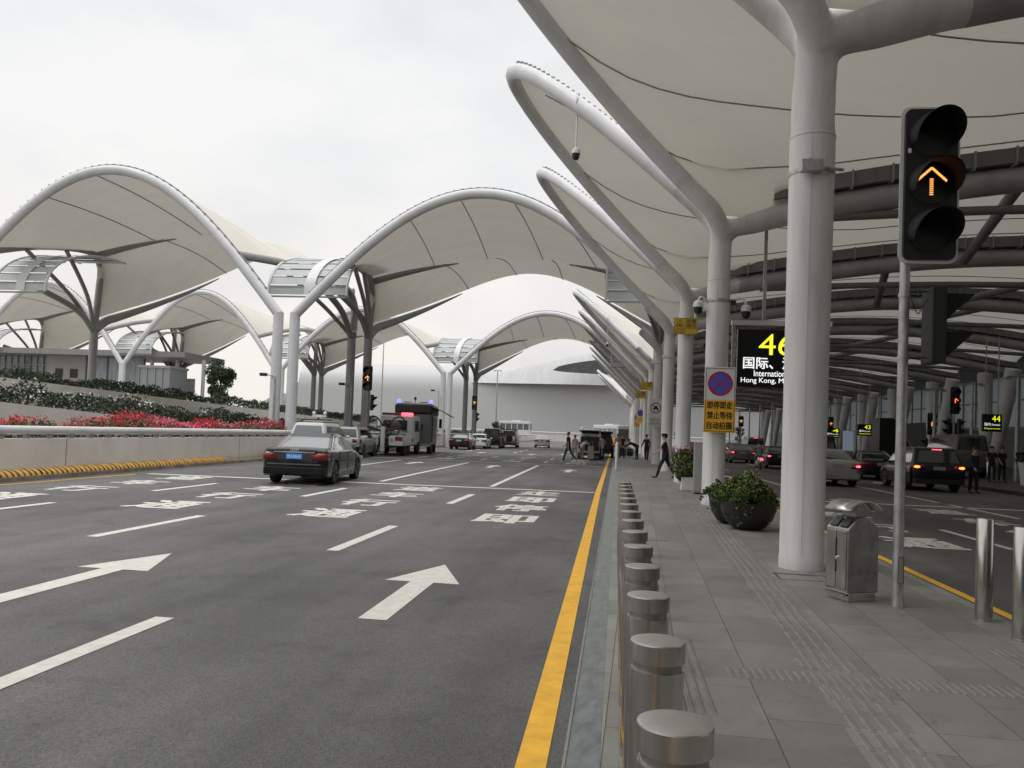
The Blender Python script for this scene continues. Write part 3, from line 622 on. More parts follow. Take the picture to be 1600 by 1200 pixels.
struct('planter_soil', sheet(lambda y: wx(y)-5.4, lambda y: wx(y)-.35, 0, 130, .8, 20), mat('soil', (.06, .05, .035), .9))
wa = obj('terrace_wall', wallstrip(lambda y: -20.8, -10, 75, -.4, lambda y: 2.0-.045*(max(y, 20)-25), .3, 30), wallw); tag(wa, 'lower white sloping wall between the flowers and the dotted hedge', 'wall')
wb = obj('terrace_wall', wallstrip(lambda y: -29.8, -10, 125, -.4, lambda y: 3.36-.0215*(max(y, 30)-36), .3, 30), wallw); tag(wb, 'upper white terrace wall below the dark hedge and pavilion', 'wall')
struct('raised_road', sheet(lambda y: -29.7, lambda y: -21.2, -10, 125, .9, 10), asph)
tm = MB(); tm.grid(lambda a, b: (-30.1-150*b, -10+190*a, 3.2-.0215*(max(-10+190*a, 30)-36)), 20, 1); struct('terrace', tm, mat('terrace_paving', (.3, .29, .27), .8, var=.2))
for i, (x, y, z, r) in enumerate(((-23.6, 27.5, 2.25, .42), (-23.4, 30.3, 2.25, .46), (-23.6, 33.2, 2.2, .5), (-24, 39, 2.1, .5), (-24.3, 46, 1.9, .55))):
    o = obj('dome_light', MB().ell((0, 0, 0), (r, r, r*.8), 18, 10), mat('white_dome', (.8, .8, .78), .4, trans=.2), None, True); o.location = (x, y, z)
    tag(o, '%s white dome peeking over the dotted hedge, counted from the left' % ('first second third fourth fifth'.split()[i]), 'dome light', 'white domes behind the hedge')
# white post stubs under the domes
# tree
def tree(name, lab, x, y, z, h, cr_, n):
    T = thing(name, lab, 'tree', (x, y, z)); mb = MB(); mb.tube(smooth([(0, 0, 0), (.05, 0, h*.3), (-.05, .05, h*.6), (0, 0, h*.85)]), [.14*(1-i/22) for i in range(19)], 8)
    cl = []
    for i in range(13):
        a = random.uniform(0, 2*pi); rr_ = cr_*random.uniform(.3, .75); zz = h*random.uniform(.36, .92); k = 1-.4*max(0, (zz/h-.6)/.4)
        c = Vector((cos(a)*rr_*k, sin(a)*rr_*k, zz)); cl.append((c, cr_*random.uniform(.28, .46))); mb.tube([(0, 0, zz*.6), c], [.05, .02], 6)
    obj('trunk', mb, mat('bark', (.08, .06, .045), .9), T, True)
    pts = []
    for i in range(n):
        c, r = random.choice(cl); d = Vector((random.gauss(0, 1), random.gauss(0, 1), random.gauss(0, 1))).normalized()*r*random.random()**.4
        pts.append((c+d, random.choice((0, 1, 1, 2))))
    obj('crown', leaves(MB(), pts, .13, name), [hedgem[0], hedgem[1], leafm[0]], T, 'leaf')['kind'] = 'stuff'
tree('round_tree', 'small round dark green tree on the terrace before the hills', -41.6, 81, 2.0, 5.9, 2.0, 5200)
for i, (x, y, h) in enumerate(((-17.3, 118, 3), (-40, 150, 6), (14, 190, 5), (21, 196, 6), (27, 188, 5))):
    tree('distant_tree', 'small distant tree %s' % ['behind the far end of the left wall', 'left beyond the far hangar corner', 'seen below the canopy near the far signals', 'second of the trees seen below the canopy', 'rightmost tree seen below the canopy'][i], x, y, 0, h, 1.3, 900)
# pavilion on the terrace
pv = thing('glass_pavilion', 'long low grey pavilion with glass walls under the leftmost arches', 'building', (-60, 86, 1.8))
obj('roof', MB().b2(-92, -46.4, 82, 91, 8.35, 8.95), darksteel, pv, False, True)
obj('solid_wall', MB().b2(-64, -59.3, 84, 90, 1.8, 8.34), mat('grey_cladding', (.33, .31, .29), .7, var=.1), pv, False, True)
obj('glass_wall', MB().b2(-84, -64.1, 84.5, 84.7, 1.8, 8.3), mat('pavilion_glass', (.14, .17, .17), .12, spec=.8), pv, False, True)
obj('glass_wall', MB().b2(-59.2, -52.5, 84.5, 84.7, 1.8, 8.3), mat('pale_glass', (.30, .34, .35), .25, spec=.6, var=.4, vscale=2, stretch=(2, 1, .2)), pv, False, True)
mu_ = MB()
for i in range(26):
    x = -84+i*.8
    mu_.b2(x, x+.08, 84.35, 84.5, 1.8, 8.3)
for z in (3.4, 5.4, 7.2): mu_.b2(-84, -64.1, 84.3, 84.4, z, z+.1)
for x in (-59.2, -57, -55, -52.6): mu_.b2(x, x+.1, 84.3, 84.45, 1.8, 8.3)
obj('mullion', mu_, darksteel, pv, False, True)
for x in (-62.9, -61.1): obj('window', MB().b2(x, x+.9, 83.93, 83.99, 5.9, 6.9), blackm, pv, False, True)
obj('balustrade', MB().b2(-52.4, -46.2, 84, 84.1, 4.2, 6.2), mat('frosted_glass', (.35, .36, .36), .3, var=.2, vscale=3), pv, False, True)
for x in (-51.5, -48.5, -45.4): obj('post', MB().lathe([(.2, 1.8), (.2, 8.3)], (x, 84.3, 0), 14), white, pv, True, True)
lb = thing('glass_lobby', 'small glazed lift lobby at the right end of the terrace balustrade', 'building', (-47.5, 80, 2))
gl = MB(); gl.b2(-49.3, -46.0, 78.5, 82, 2.0, 6.9); obj('glazing', gl, mat('lobby_glass', (.22, .24, .24), .15, spec=.7), lb, False, True)
gf = MB()
for x in (-49.35, -48.5, -47.6, -46.8, -46.0): gf.b2(x, x+.09, 78.38, 78.5, 2, 7)
gf.b2(-49.4, -45.9, 78.35, 82.1, 6.9, 7.15); obj('frame', gf, darksteel, lb, False, True)
# ================================================================ DISTANT HANGAR + HILLS + FAR ROAD END
hg = thing('hangar_building', 'huge silver ribbed airport building closing the far end of the road', 'building', (-30, 230, -.5))
clad = mat('ribbed_cladding', (.55, .55, .56), .45, spec=.6); t = clad.node_tree; c = t.nodes.new('ShaderNodeTexCoord'); wv = t.nodes.new('ShaderNodeTexWave'); wv.bands_direction = 'X'; wv.inputs['Scale'].default_value = .22
t.links.new(c.outputs['Object'], wv.inputs['Vector']); rr = t.nodes.new('ShaderNodeValToRGB'); q = rr.color_ramp.elements; q[0].position = .0; q[0].color = (.455, .455, .46, 1); q[1].position = .06; q[1].color = (.48, .48, .485, 1)
t.links.new(wv.outputs['Fac'], rr.inputs[0]); t.links.new(rr.outputs[0], t.nodes['Principled BSDF'].inputs['Base Color'])
YB = 230; KB = YB/200
def htop(x): return 20.6
def hfun(a, b):
    x = -94+250*a
    if b < .55: return (x, YB, -.5+13.5*b/.55)
    th = (b-.55)/.45*pi/2; return (x, YB+7*(1-cos(th)), 13+(htop(x)-13)*sin(th))
obj('facade', MB().grid(hfun, 60, 40), clad, hg, True, True)
cap_ = MB(); pr = [(YB+.01, -.5)]+[(hfun(0, b)[1], hfun(0, b)[2]) for b in [i/30 for i in range(31)]]+[(YB+7, -.5)]
cap_.add([(-94, y, z) for y, z in pr], [tuple(range(len(pr)))]); obj('end_wall', cap_, mat('hangar_end', (.45, .45, .45), .6), hg, False, True)
sw = MB()
def swt(x): return 17.6+.245*max(0, x+40)*(1 if x < 0 else 1-.35*min(1, x/60))
def swoosh(a, b):
    x = -42+175*a; top = max(18.0, swt(x)); th = b*pi/2
    return (x, YB-6*(1-b)*min(1, (x+42)/30)+4*b, 15.5+(top-15.5)*sin(th))
sw.grid(swoosh, 60, 12); obj('swoosh_roof', sw, mat('swoosh_cladding', (.42, .42, .425), .5, var=.1, vscale=.3, stretch=(3, 1, .1)), hg, True, True)
wn = MB(); n = 40; top = []; bot = []
for i in range(n+1):
    x = -18+56*i/n; f = sin(pi*i/n)**.5
    top.append((x, YB-7.9, 19.2+.05*(x+18)+3.1*f)); bot.append((x, YB-7.9, 19.1-.9*f))
wn.add(top+bot, [(i, i+1, n+2+i, n+1+i) for i in range(n)])
obj('lens_window', wn, mat('lens_glass', (.035, .045, .045), .15, spec=.8, var=.6, vscale=.6), hg, False, True, solid=.3)
for i, (x, z, r) in enumerate(((-190, 0, 60),)):
    pass
mt = MB()
def mfn(a, b):
    x = -2050+1500*a; y = 3300+700*b
    rdg = 120*math.exp(-((x+1540)/150)**2)+70*math.exp(-((x+1340)/230)**2)+60*vnoise(a*9, 0, 5)
    return (x, y, -5+rdg*sin(pi*b)*(.85+.3*vnoise(a*30, b*8, 2)))
mt.grid(mfn, 60, 12); struct('hills', mt, mat('hill_woods_hazed', (.17, .19, .20), .9, var=.3, vscale=.01))  # distance haze is put into the colour as a pale blue-grey
tw = thing('distant_tower', 'tiny far tower block left of the arch columns', 'building', (-250, 620, -.5))
obj('wall', MB().b2(-254, -246, 616, 624, -.5, 34), mat('tower_wall', (.35, .36, .38), .7), tw, False, True)
wi = MB()
for i in range(9): wi.b2(-253, -247, 615.8, 615.95, 3+3.3*i, 4.8+3.3*i)
obj('window', wi, glassgrey, tw, False, True); obj('roof', MB().b2(-254.3, -245.7, 615.7, 624.3, 34, 35), mat('blue_roof', (.1, .2, .5), .6), tw, False, True)
fwl = thing('far_barrier_wall', 'low white barrier wall crossing the far end of the road', 'wall', (-20, 190, -.08))
fb = MB(); fb.b2(-60, 30, 190, 190.4, -.4, 1.5); obj('wall_body', fb, wallw, fwl, False, True)
fb = MB(); fb.tube([(-60, 189.9, 1.95), (30, 189.9, 1.95)], .12, 8)
for i in range(46): fb.box((-60+2*i, 190.1, 1.7), (.15, .15, .45))
obj('rail', fb, white, fwl, False, True)
# masts
def mast(x, y, z, h, lab, grp='thin masts'):
    T = thing('light_mast', lab, 'mast', (x, y, z), 0, grp)
    obj('pole', MB().lathe([(.13, 0), (.07, h)], n=10), galv, T, True)
    hd = MB(); hd.box((0, 0, h), (1.1, .1, .08)); hd.box((-.5, 0, h-.08), (.3, .22, .1)); hd.box((.5, 0, h-.08), (.3, .22, .1)); obj('lamp_head', hd, darksteel, T)
    return T
mast(-35.7, 120, -.1, 15.3, 'tall thin mast rising behind the arch left of the white truck')
mast(-18.6, 124, -.1, 11.2, 'thin mast left of the far black signal, before the hangar')
for i, (x, y) in enumerate(((20.3, 44.6), (20.3, 50), (20.3, 55.6), (20.3, 67), (20.3, 73), (20.3, 79), (17.5, 96), (17.5, 104), (17.5, 112), (17.5, 121), (17.5, 131), (17.5, 143), (17.5, 158))):
    mast(x, y, .07, 5.35 if i < 6 else 6.2, '%s slim lamp pole beyond the inner road' % ORD[i], 'slim lamp poles beyond the inner road')
# terminal front at right
tb = thing('terminal_building', 'dark terminal front with bright clerestory glazing right of the inner road', 'building', (36, 60, .07))
obj('lower_wall', MB().b2(36, 37, 10, 200, 0, 3.6), mat('terminal_panel', (.13, .13, .13), .4, var=.15), tb, False, True)
obj('clerestory', MB().b2(36.2, 36.4, 10, 200, 3.62, 8.6), mat('clerestory_glass', (.6, .63, .65), .3, trans=.45), tb, False, True)
tm_ = MB()
for i in range(64): tm_.b2(36.05, 36.18, 10+3*i, 10.15+3*i, 3.62, 8.6)
tm_.b2(36.0, 36.19, 10, 200, 3.6, 3.85); tm_.b2(36.0, 36.19, 10, 200, 6.2, 6.35); obj('mullion', tm_, darksteel, tb, False, True)
obj('portal', MB().b2(33.5, 36, 52, 60, .07, 4.4), blackm, tb, False, True); obj('portal', MB().b2(33.5, 36, 92, 104, .07, 4.4), blackm, tb, False, True)
obj('parapet_band', MB().b2(27.2, 36.6, 10, 200, 8.62, 9.0), darksteel, tb, False, True)
# ================================================================ STREET FURNITURE
capsteel = mat('cap_steel', (.50, .48, .46), .42, metal=.9, var=.12, vscale=12)
bo = thing('bollard', 'x', 'bollard', (.155, 1.92, 0), 0, 'stainless bollards along the kerb')
obj('post', MB().lathe([(.085, 0), (.085, .862), (.0765, .8625)], n=48, cap=False), steel, bo, True)
obj('cap', MB().lathe([(.080, .888), (.0880, .8885), (.0880, .9465)], n=48, cap=False), steel, bo, True); obj('cap_top', MB().lathe([(.0881, .9462), (.0868, .9500), (.0820, .9515), (.04, .9535), (.0, .9540)], n=48, cap=False), capsteel, bo, True)
obj('groove', MB().lathe([(.0775, .8626), (.0775, .888)], n=48, cap=False), stl2, bo, True)
ys_ = [1.92+.758*i for i in range(14)]
for i, y in enumerate(ys_):
    lab = (ORD[i] if i < 15 else 'last')+' stainless bollard in the row beside the yellow kerb line'
    if i == 0: bo['label'] = lab
    else: dup(bo, (.155-.0015*i, y, 0), label=lab)
def rbol(x, y, lab, z=0):
    T = thing('bollard', lab, 'bollard', (x, y, z), 0, 'plain posts beside the inner road')
    obj('post', MB().lathe([(.0, 0), (.075, 0), (.075, .945), (.070, .958), (0, .96)], n=32, cap=False), steel, T, True)
    obj('foot_ring', MB().lathe([(.082, 0), (.082, .012), (.074, .014)], n=32), steel, T, True); return T
rbol(3.47, 8.2, 'plain stainless post between the signal pole and the right edge'); rbol(3.465, 7.46, 'plain stainless post cut by the right edge of the picture')
rbol(18.7, 44, 'small far post across the inner road beside the dark minibus', .07)
T = thing('kerb_post', 'tall pale slim post on the kerb beyond the end of the bollard row', 'post', (.02, 39, 0)); obj('post', MB().lathe([(0, 0), (.07, 0), (.065, 1.30), (.05, 1.33), (0, 1.34)], n=20, cap=False), white, T, True); obj('base_plate', MB().lathe([(.12, 0), (.12, .02), (.08, .03)], n=20), galv, T, True)
# litter bin
lbn = thing('litter_bin', 'stainless litter bin with a small curved roof beside the signal pole', 'litter bin', (2.19, 8.45, 0), radians(0))
def poly(mb, pts, y0, y1):           # profile in xz extruded along y
    n = len(pts); vs = [(x, y0, z) for x, z in pts]+[(x, y1, z) for x, z in pts]
    return mb.add(vs, [tuple(range(n)), tuple(range(2*n-1, n-1, -1))]+[(i, n+i, n+(i+1) % n, (i+1) % n) for i in range(n)])
Mi = Matrix.Rotation(radians(6), 4, 'Z')
stl2_ = mat('bin_steel', (.30, .29, .265), .36, metal=.85, var=.3, vscale=5, bump=.05, bscale=80)
obj('body', poly(MB(), [(.0, .10), (.0, .76), (.14, .875), (.17, .885), (.32, .885), (.47, .78), (.47, .10)], 0, .62), stl2, lbn, bevel=.012)
obj('plinth', MB().b2(.03, .45, .02, .60, 0, .095), steel, lbn, bevel=.006)
obj('front_sill', MB().b2(-.03, .02, .05, .57, .055, .085), steel, lbn)
obj('neck', MB().b2(.17, .33, .10, .52, .887, 1.0), stl2, lbn, bevel=.006)
obj('roof', MB().grid(lambda a, b: (.25+.30*sin(radians(-58+116*a)), -.04+.70*b, .80+.235*cos(radians(-58+116*a))+.03), 16, 1), steel, lbn, True, solid=.014)
obj('door', MB().b2(-.012, -.001, .04, .30, .13, .74), steel, lbn, bevel=.003); obj('door', MB().b2(-.012, -.001, .32, .58, .13, .74), steel, lbn, bevel=.003)
lk = MB(); lk.b2(-.02, -.0125, .298, .322, .30, .66); obj('door_gap', lk, blackm, lbn)
obj('lock', MB().lathe([(.0, 0), (.018, 0), (.018, .022), (0, .024)], (-.034, .27, .45), 14, 'X', False), chrome, lbn, True)
for y in (.07, .35):
    f = MB(); f.add([(.012, y, .782), (.125, y, .876), (.125, y+.2, .876), (.012, y+.2, .782), (.006, y, .79), (.119, y, .884), (.119, y+.2, .884), (.006, y+.2, .79)], [(0, 1, 2, 3), (4, 7, 6, 5), (0, 4, 5, 1), (1, 5, 6, 2), (2, 6, 7, 3), (3, 7, 4, 0)])
    obj('opening', f, blackm, lbn)
lbn.location = (2.37, 8.68, 0); lbn.rotation_euler = (0, 0, radians(24)); lbn.scale = (.80, .55, .97)
# planters
def bowl(x, y, r, lab, n, bushr, yel):
    T = thing('bowl_planter', lab, 'planter', (x, y, 0), 0, 'dark bowl planters by the column')
    obj('bowl', MB().lathe([(r*.42, 0), (r*.62, .05), (r*.86, .20), (r*.98, .36), (r, .46), (r*1.02, .50), (r*.93, .50), (r*.90, .44), (0, .43)], n=40, cap=False), mat('dark_planter', (.018, .016, .015), .45, var=.3, vscale=5), T, True)
    pl_ = thing('planter_bush', 'leafy bush with %s spilling out of the %s bowl' % ('small yellow flowers' if yel else 'trailing leaves', 'front' if yel else 'rear'), 'plant', (x, y, .44)); pts = []; fl = []
    for i in range(n):
        a = random.uniform(0, 2*pi); k = random.random()**.5
        lump = .55+.75*vnoise(a*2.2+k*2.5, k*4, 3 if yel else 5)
        rr_ = bushr*k*(.78+.4*vnoise(a*1.9, 2, 8)); z = (.52 if yel else .38)*sqrt(max(0, 1-k**2.2))*lump*random.uniform(.55, 1.06)
        if k > .93 and random.random() < .5: z -= random.uniform(.02, .36)*(1 if vnoise(a*2, 3, 1) > .72 else .06)
        pts.append(((cos(a)*rr_, sin(a)*rr_, z), random.choice((0, 0, 1, 1, 2))))
        if random.random() < .09 and z > .22: fl.append(((cos(a)*rr_*1.03, sin(a)*rr_*1.03, z+.03), 0))
    obj('foliage', leaves(MB(), pts, .036, 'l'), leafm, pl_, 'leaf')['kind'] = 'stuff'
    obj('blossom', leaves(MB(), fl, .020, 'b'), yelfl, pl_, 'leaf')['kind'] = 'stuff'
    st = MB()
    for i in range(26):
        a = random.uniform(0, 2*pi); st.tube(smooth([(0, 0, -.02), (cos(a)*.2, sin(a)*.2, .2), (cos(a)*bushr*.85, sin(a)*bushr*.85, random.uniform(.0, .34))], 4), .004, 5)
    obj('stems', st, leafm[1], pl_)
bowl(2.42, 15.3, .50, 'dark round bowl planter in front, full of yellow flowering leaves', 5600, .50, True)
bowl(2.26, 16.25, .44, 'second dark bowl planter half hidden behind the front bowl', 3400, .54, False)
wp = thing('square_planter', 'white square planter box beside the no stopping sign column', 'planter', (2.27, 26, 0))
obj('box', MB().prism([(-.24, -.24), (.24, -.24), (.24, .24), (-.24, .24)], 0, .42), mat('white_planter', (.62, .62, .6), .5, var=.1), wp, bevel=.02); obj('soil', MB().b2(-.21, .21, -.21, .21, .421, .43), MATS['soil'], wp)
pb = thing('flowering_bush', 'bushy plant with pink sprigs growing out of the white box', 'plant', (2.2, 26, .43)); pts = []; fl = []
for i in range(2600):
    k = random.random()**.5; a = random.uniform(0, 2*pi); z = random.uniform(-.15, .85); w_ = .42*sin(pi*min(1, max(.05, (z+.3)/1.35)))
    pts.append(((cos(a)*k*w_-.08, sin(a)*k*w_, z), random.choice((0, 1, 2))))
    if random.random() < .05: fl.append(((cos(a)*k*w_*1.1-.08, sin(a)*k*w_, z), 1))
    if z > .65 and random.random() < .3: fl.append(((cos(a)*k*.45-.1, sin(a)*k*.3, z+.1), 0))
obj('foliage', leaves(MB(), pts, .045, 'l'), leafm, pb, 'leaf')['kind'] = 'stuff'; obj('blossom', leaves(MB(), fl, .03, 'b'), [mat('blossom_mauve', (.5, .2, .32), .6), whfl], pb, 'leaf')['kind'] = 'stuff'
eb = thing('equipment_cabinet', 'narrow grey upright cabinet left of the no stopping sign column', 'cabinet', (2.42, 24.5, 0))
obj('body', MB().b2(-.15, .15, -.12, .12, .04, 1.52), mat('cabinet_grey', (.30, .30, .29), .5, var=.1), eb, bevel=.01); obj('plinth', MB().b2(-.13, .13, -.1, .1, 0, .04), blackm, eb); obj('door', MB().b2(-.135, .135, -.129, -.1205, .08, 1.46), mat('cabinet_door', (.33, .33, .32), .45), eb, bevel=.003)
# right side white planter
wp2 = thing('tapered_planter', 'white tapered planter with dark shrub at the right edge across the road', 'planter', (18.6, 39.5, .07)); obj('pot', MB().lathe([(.42, 0), (.55, 1.05), (.5, 1.05), (.48, .98), (0, .98)], n=8, cap=False), MATS['white_planter'], wp2)
pts = [((random.uniform(-.5, .5), random.uniform(-.5, .5), 1.0+random.uniform(0, .5)), random.choice((0, 1))) for i in range(700)]
pb2 = thing('planter_shrub', 'dark shrub in the white tapered planter at the right edge', 'plant', (18.6, 39.5, .07)); obj('foliage', leaves(MB(), pts, .09, 'l'), hedgem, pb2, 'leaf')['kind'] = 'stuff'; obj('stem', MB().tube([(0, 0, .98), (.05, 0, 1.3)], .03, 6), MATS['bark'], pb2)
# ---- traffic signals
def rrect(w, h, r, n=5):
    p = []
    for cx, cy, a0 in ((w/2-r, h/2-r, 0), (-w/2+r, h/2-r, 90), (-w/2+r, -h/2+r, 180), (w/2-r, -h/2+r, 270)):
        for i in range(n+1): a = radians(a0+90*i/n); p.append((cx+r*cos(a), cy+r*sin(a)))
    return p
TX = Matrix.Rotation(pi/2, 4, 'X')          # (x,y,z)->(x,-z,y): prism faces -Y
def head(T, cx, cz, w, h, y=0, border=True, arrowm=None, big=False, lit=1):
    if border:
        obj('backing_board', MB().prism(rrect(w, h, .09*w/.6), 0, .012, Matrix.Translation((cx, y, cz)) @ TX), white, T, bevel=.002)
    obj('housing', MB().prism(rrect(w-.07*w/.6, h-.07*w/.6, .07*w/.6), .0122, .055, Matrix.Translation((cx, y, cz)) @ TX), blackmatte, T, bevel=.006)
    r = w*.385
    for k in (1, 0, -1):
        zc = cz+k*h*.305
        vs = MB(); n = 20; m = 8      # visor: tube cut open below
        def vf(a, b):
            an = radians(-28+236*a); ln = (.12+.24*sin(pi*a)**.8)*w/.6*1.25
            rr_ = r*(1-.03*b); return (cx+rr_*cos(an), y-.056-ln*b, zc+rr_*sin(an)-.16*ln*b)
        vs.grid(vf, 24, 6); obj('visor', vs, mat('visor_black', (.008, .008, .008), .7, spec=.25), T, True, solid=.006*w/.6)
        obj('lens', MB().lathe([(0, 0), (r*.93, 0), (r*.96, -.012), (0, -.0121)], (cx, y-.0565, zc), 24, 'Y', False), mat('dark_lens', (.015, .014, .013), .25, spec=.6), T, True)
        if k == 0 and arrowm and lit:
            dm = MB(); yy = y-.0705; s = r/.23
            if big:
                for i in range(9):
                    z = zc-.12*s+i*.0205*s; dm.box((cx, yy, z), (.036*s, .004, .011*s))
                for sg in (-1, 1):
                    for i in range(11):
                        x = cx+sg*(.008+i*.0135)*s; z = zc+.155*s-i*.0125*s; dm.box((x, yy, z), (.018*s, .004, .026*s))
                        
            else:
                dm.add([(cx+a_*s, yy-.003, zc+b_*s) for a_, b_ in ((-.028, -.15), (.028, -.15), (.028, .09), (.17, -.03), (.17, .04), (0, .18), (-.17, .04), (-.17, -.03), (-.028, .09))], [tuple(range(9))])
            obj('lit_arrow', dm, arrowm, T)
    return T
def sidehead(T, x, z, sgn, w=.26, h=.72, y=0):   # a two-aspect signal seen from the side, facing sgn*X
    obj('side_housing', MB().box((x, y, z), (.14, w, h)), blackmatte, T, bevel=.01)
    for k in (.5, -.5):
        v = MB(); x0 = x+sgn*.071; zc = z+k*h*.5; q = w*.42
        v.add([(x0, y-q, zc+q), (x0, y+q, zc+q), (x0+sgn*.26, y+q, zc+q*.95), (x0+sgn*.26, y-q, zc+q*.95), (x0, y-q, zc-q*1.1), (x0, y+q, zc-q*1.1)], [(0, 1, 2, 3), (0, 3, 4), (1, 5, 2)])
        obj('side_visor', v, MATS['visor_black'], T, solid=.006)
ts = thing('traffic_signal', 'large black signal with dotted amber arrow on a galvanised pole', 'traffic light', (2.84, 8.64, 0), 0, 'lane arrow signals')
obj('pole', MB().lathe([(.062, 0), (.062, .02), (.055, .05), (.050, 1.2), (.048, 3.55)], n=28), galv, ts, True)
ph = mat('pole_hatch', (.36, .36, .35), .4, metal=.5)
obj('hatch', MB().grid(lambda a, b: (.0565*sin(radians(-14+62*a)), -.0565*cos(radians(-14+62*a)), .24+.26*b), 8, 1), ph, ts, True)
hf = MB()
for a0 in (-14, 48): hf.tube([(.0575*sin(radians(a0)), -.0575*cos(radians(a0)), .24), (.0575*sin(radians(a0)), -.0575*cos(radians(a0)), .50)], .003, 6)
for z in (.24, .50): hf.tube([(.0575*sin(radians(-14+62*i/8)), -.0575*cos(radians(-14+62*i/8)), z) for i in range(9)], .003, 6)
obj('hatch_gap', hf, blackm, ts)
for z in (3.12, 2.48): obj('clamp', MB().lathe([(.058, z), (.058, z+.035)], n=20), galv, ts, True); 
for z in (3.17, 2.5): obj('bracket', MB().tube([(.04, 0, z), (.24, 0, z+.01)], .007, 6), blackm, ts)
head(ts, .19, 4.245, .57, 1.59, -.06, True, amber, True)
obj('head_bracket', MB().b2(-.03, .2, -.055, .03, 3.50, 3.56), galv, ts)
obj('sticker', MB().box((-.02, -.118, 4.58), (.032, .002, .045)), mat('white_sticker', (.75, .75, .75), .5), ts)
sidehead(ts, .29, 2.83, 1, .30, .76, .0)
# side head as tall triangular visors is in sidehead(); cable
obj('cable', MB().tube(smooth([(.06, -.02, 3.1), (.12, -.03, 2.95), (.17, -.02, 3.02), (.22, 0, 3.1)]), .005, 6), blackm, ts)
def farsignal(x, y, z, h, lab, m_, w=.62, twin=True):
    T = thing('traffic_signal', lab, 'traffic light', (x, y, z), 0, 'lane arrow signals')
    obj('pole', MB().lathe([(.07, 0), (.06, h-1.5)], n=14), galv if m_ is redled else darksteel, T, True)
    head(T, 0, h-.78, w, 1.56, -.07, False, m_)
    sidehead(T, .28, h-2.25, 1, .3, .95); 
    if twin: sidehead(T, -.28, h-2.25, -1, .3, .95)
    return T
farsignal(-15.15, 48, .3, 5.06, 'black signal with amber arrow beside the grey column, left of the tow truck', amber, twin=False)
farsignal(-14.9, 84, ZR, 5.42, 'far black signal with amber arrow near the parked black sedan', amber, twin=False)
farsignal(18.55, 48, .07, 5.0, 'tall black signal with red arrow across the inner road', redled, .55)
farsignal(20.97, 58, .07, 3.95, 'black signal with amber arrow left of the red arrow signal', amber)
farsignal(22.45, 90, .07, 4.5, 'small far signal with amber arrow right of the big white column', amber)
farsignal(17.29, 118, .07, 5.1, 'tiny far signal with amber arrow beside the no stopping sign', amber, .8)
# ---- signs
black_s = mat('sign_black', (.004, .004, .005), .3); yel_e = mat('sign_yellow_text', (.8, .85, .02), .5, emit=.75, ecol=(.85, .9, .03)); wh_e = mat('sign_white_text', (.85, .85, .85), .5, emit=.75)
sg = thing('gate_sign', 'big black sign reading 46 in yellow behind the second column', 'sign', (2.97, 21.2, 0), 0, 'black gate number signs')
obj('panel', MB().b2(.0, 2.15, 0, .18, 2.98, 4.46), black_s, sg, bevel=.02)
obj('hanger', MB().b2(-.14, -.05, .02, .12, 3.0, 4.62), galv, sg); obj('top_bar', MB().b2(-.16, 2.3, .0, .16, 4.56, 4.68), white, sg)
obj('hanger', MB().b2(.6, .68, .05, .11, 4.68, 7.4), galv, sg); obj('hanger', MB().b2(1.9, 1.98, .05, .11, 4.68, 7.4), galv, sg)
text('46', .86, .54, yel_e, 'lettering', sg, (.52, -.003, 3.80), bold=.0)
text('国际、港澳台', 1.9, .30, wh_e, 'lettering', sg, (.15, -.003, 3.45), bold=.015)
text('International &', 1.05, .15, wh_e, 'lettering', sg, (.42, -.003, 3.26), bold=.008)
text('Hong Kong, Macau, Taiwan', 2.0, .16, wh_e, 'lettering', sg, (.10, -.003, 3.06), bold=.008)
def smallsign(x, y, z0, z1, w, num, lab):
    T = thing('gate_sign', lab, 'sign', (x, y, 0), 0, 'black gate number signs'); h = z1-z0
    obj('panel', MB().b2(0, w, 0, .12, z0, z1), black_s, T)
    text(num, w*.42, h*.34, yel_e, 'lettering', T, (w*.5, -.003, z0+h*.58)); text('国内', w*.32, h*.17, wh_e, 'lettering', T, (w*.12, -.003, z0+h*.33)); text('Domestic', w*.42, h*.10, wh_e, 'lettering', T, (w*.5, -.003, z0+h*.35))
    text('Departures', w*.8, h*.1, yel_e, 'lettering', T, (w*.12, -.003, z0+h*.12))
    for k in (.15, .8): obj('hanger', MB().b2(w*k, w*k+.04, .04, .08, z1, 7.0), galv, T)
smallsign(16.9, 40.5, 2.48, 3.30, .86, '44', 'small black hanging sign reading 44 right of the red arrow signal')
smallsign(16.8, 60, 2.30, 3.12, .95, '43', 'small black hanging sign reading 43 between the slim lamp poles')
smallsign(18.3, 75, 2.2, 3.05, 1.2, '4', 'small far black hanging sign reading 4 behind the silver sedan')
whs = mat('sign_white', (.62, .62, .60), .4); yls = mat('sign_yellow', (.75, .40, .02), .45); bls = mat('sign_blue', (.055, .10, .48), .4); rds = mat('sign_red', (.42, .01, .06), .4); bks = mat('sign_text_black', (.01, .01, .01), .5)
ns_ = thing('no_stopping_sign', 'white and orange no stopping sign with blue disc strapped to the second column', 'sign', (2.09, 20.33, 0), radians(0))
obj('upper_plate', MB().b2(0, .745, 0, .02, 2.585, 3.39), whs, ns_, bevel=.004); obj('lower_plate', MB().b2(0, .745, -.004, .019, 1.79, 2.583), yls, ns_, bevel=.004)
fr_ = MB()
for a in ((.025, .725, 3.352, 3.364), (.025, .037, 2.59, 3.352), (.713, .725, 2.59, 3.352)): fr_.b2(a[0], a[1], -.0025, -.0005, a[2], a[3])
for a in ((.025, .725, 1.815, 1.829), (.025, .037, 1.829, 2.575), (.713, .725, 1.829, 2.575)): fr_.b2(a[0], a[1], -.0065, -.0045, a[2], a[3])
obj('border', fr_, bks, ns_)
cz = 2.985
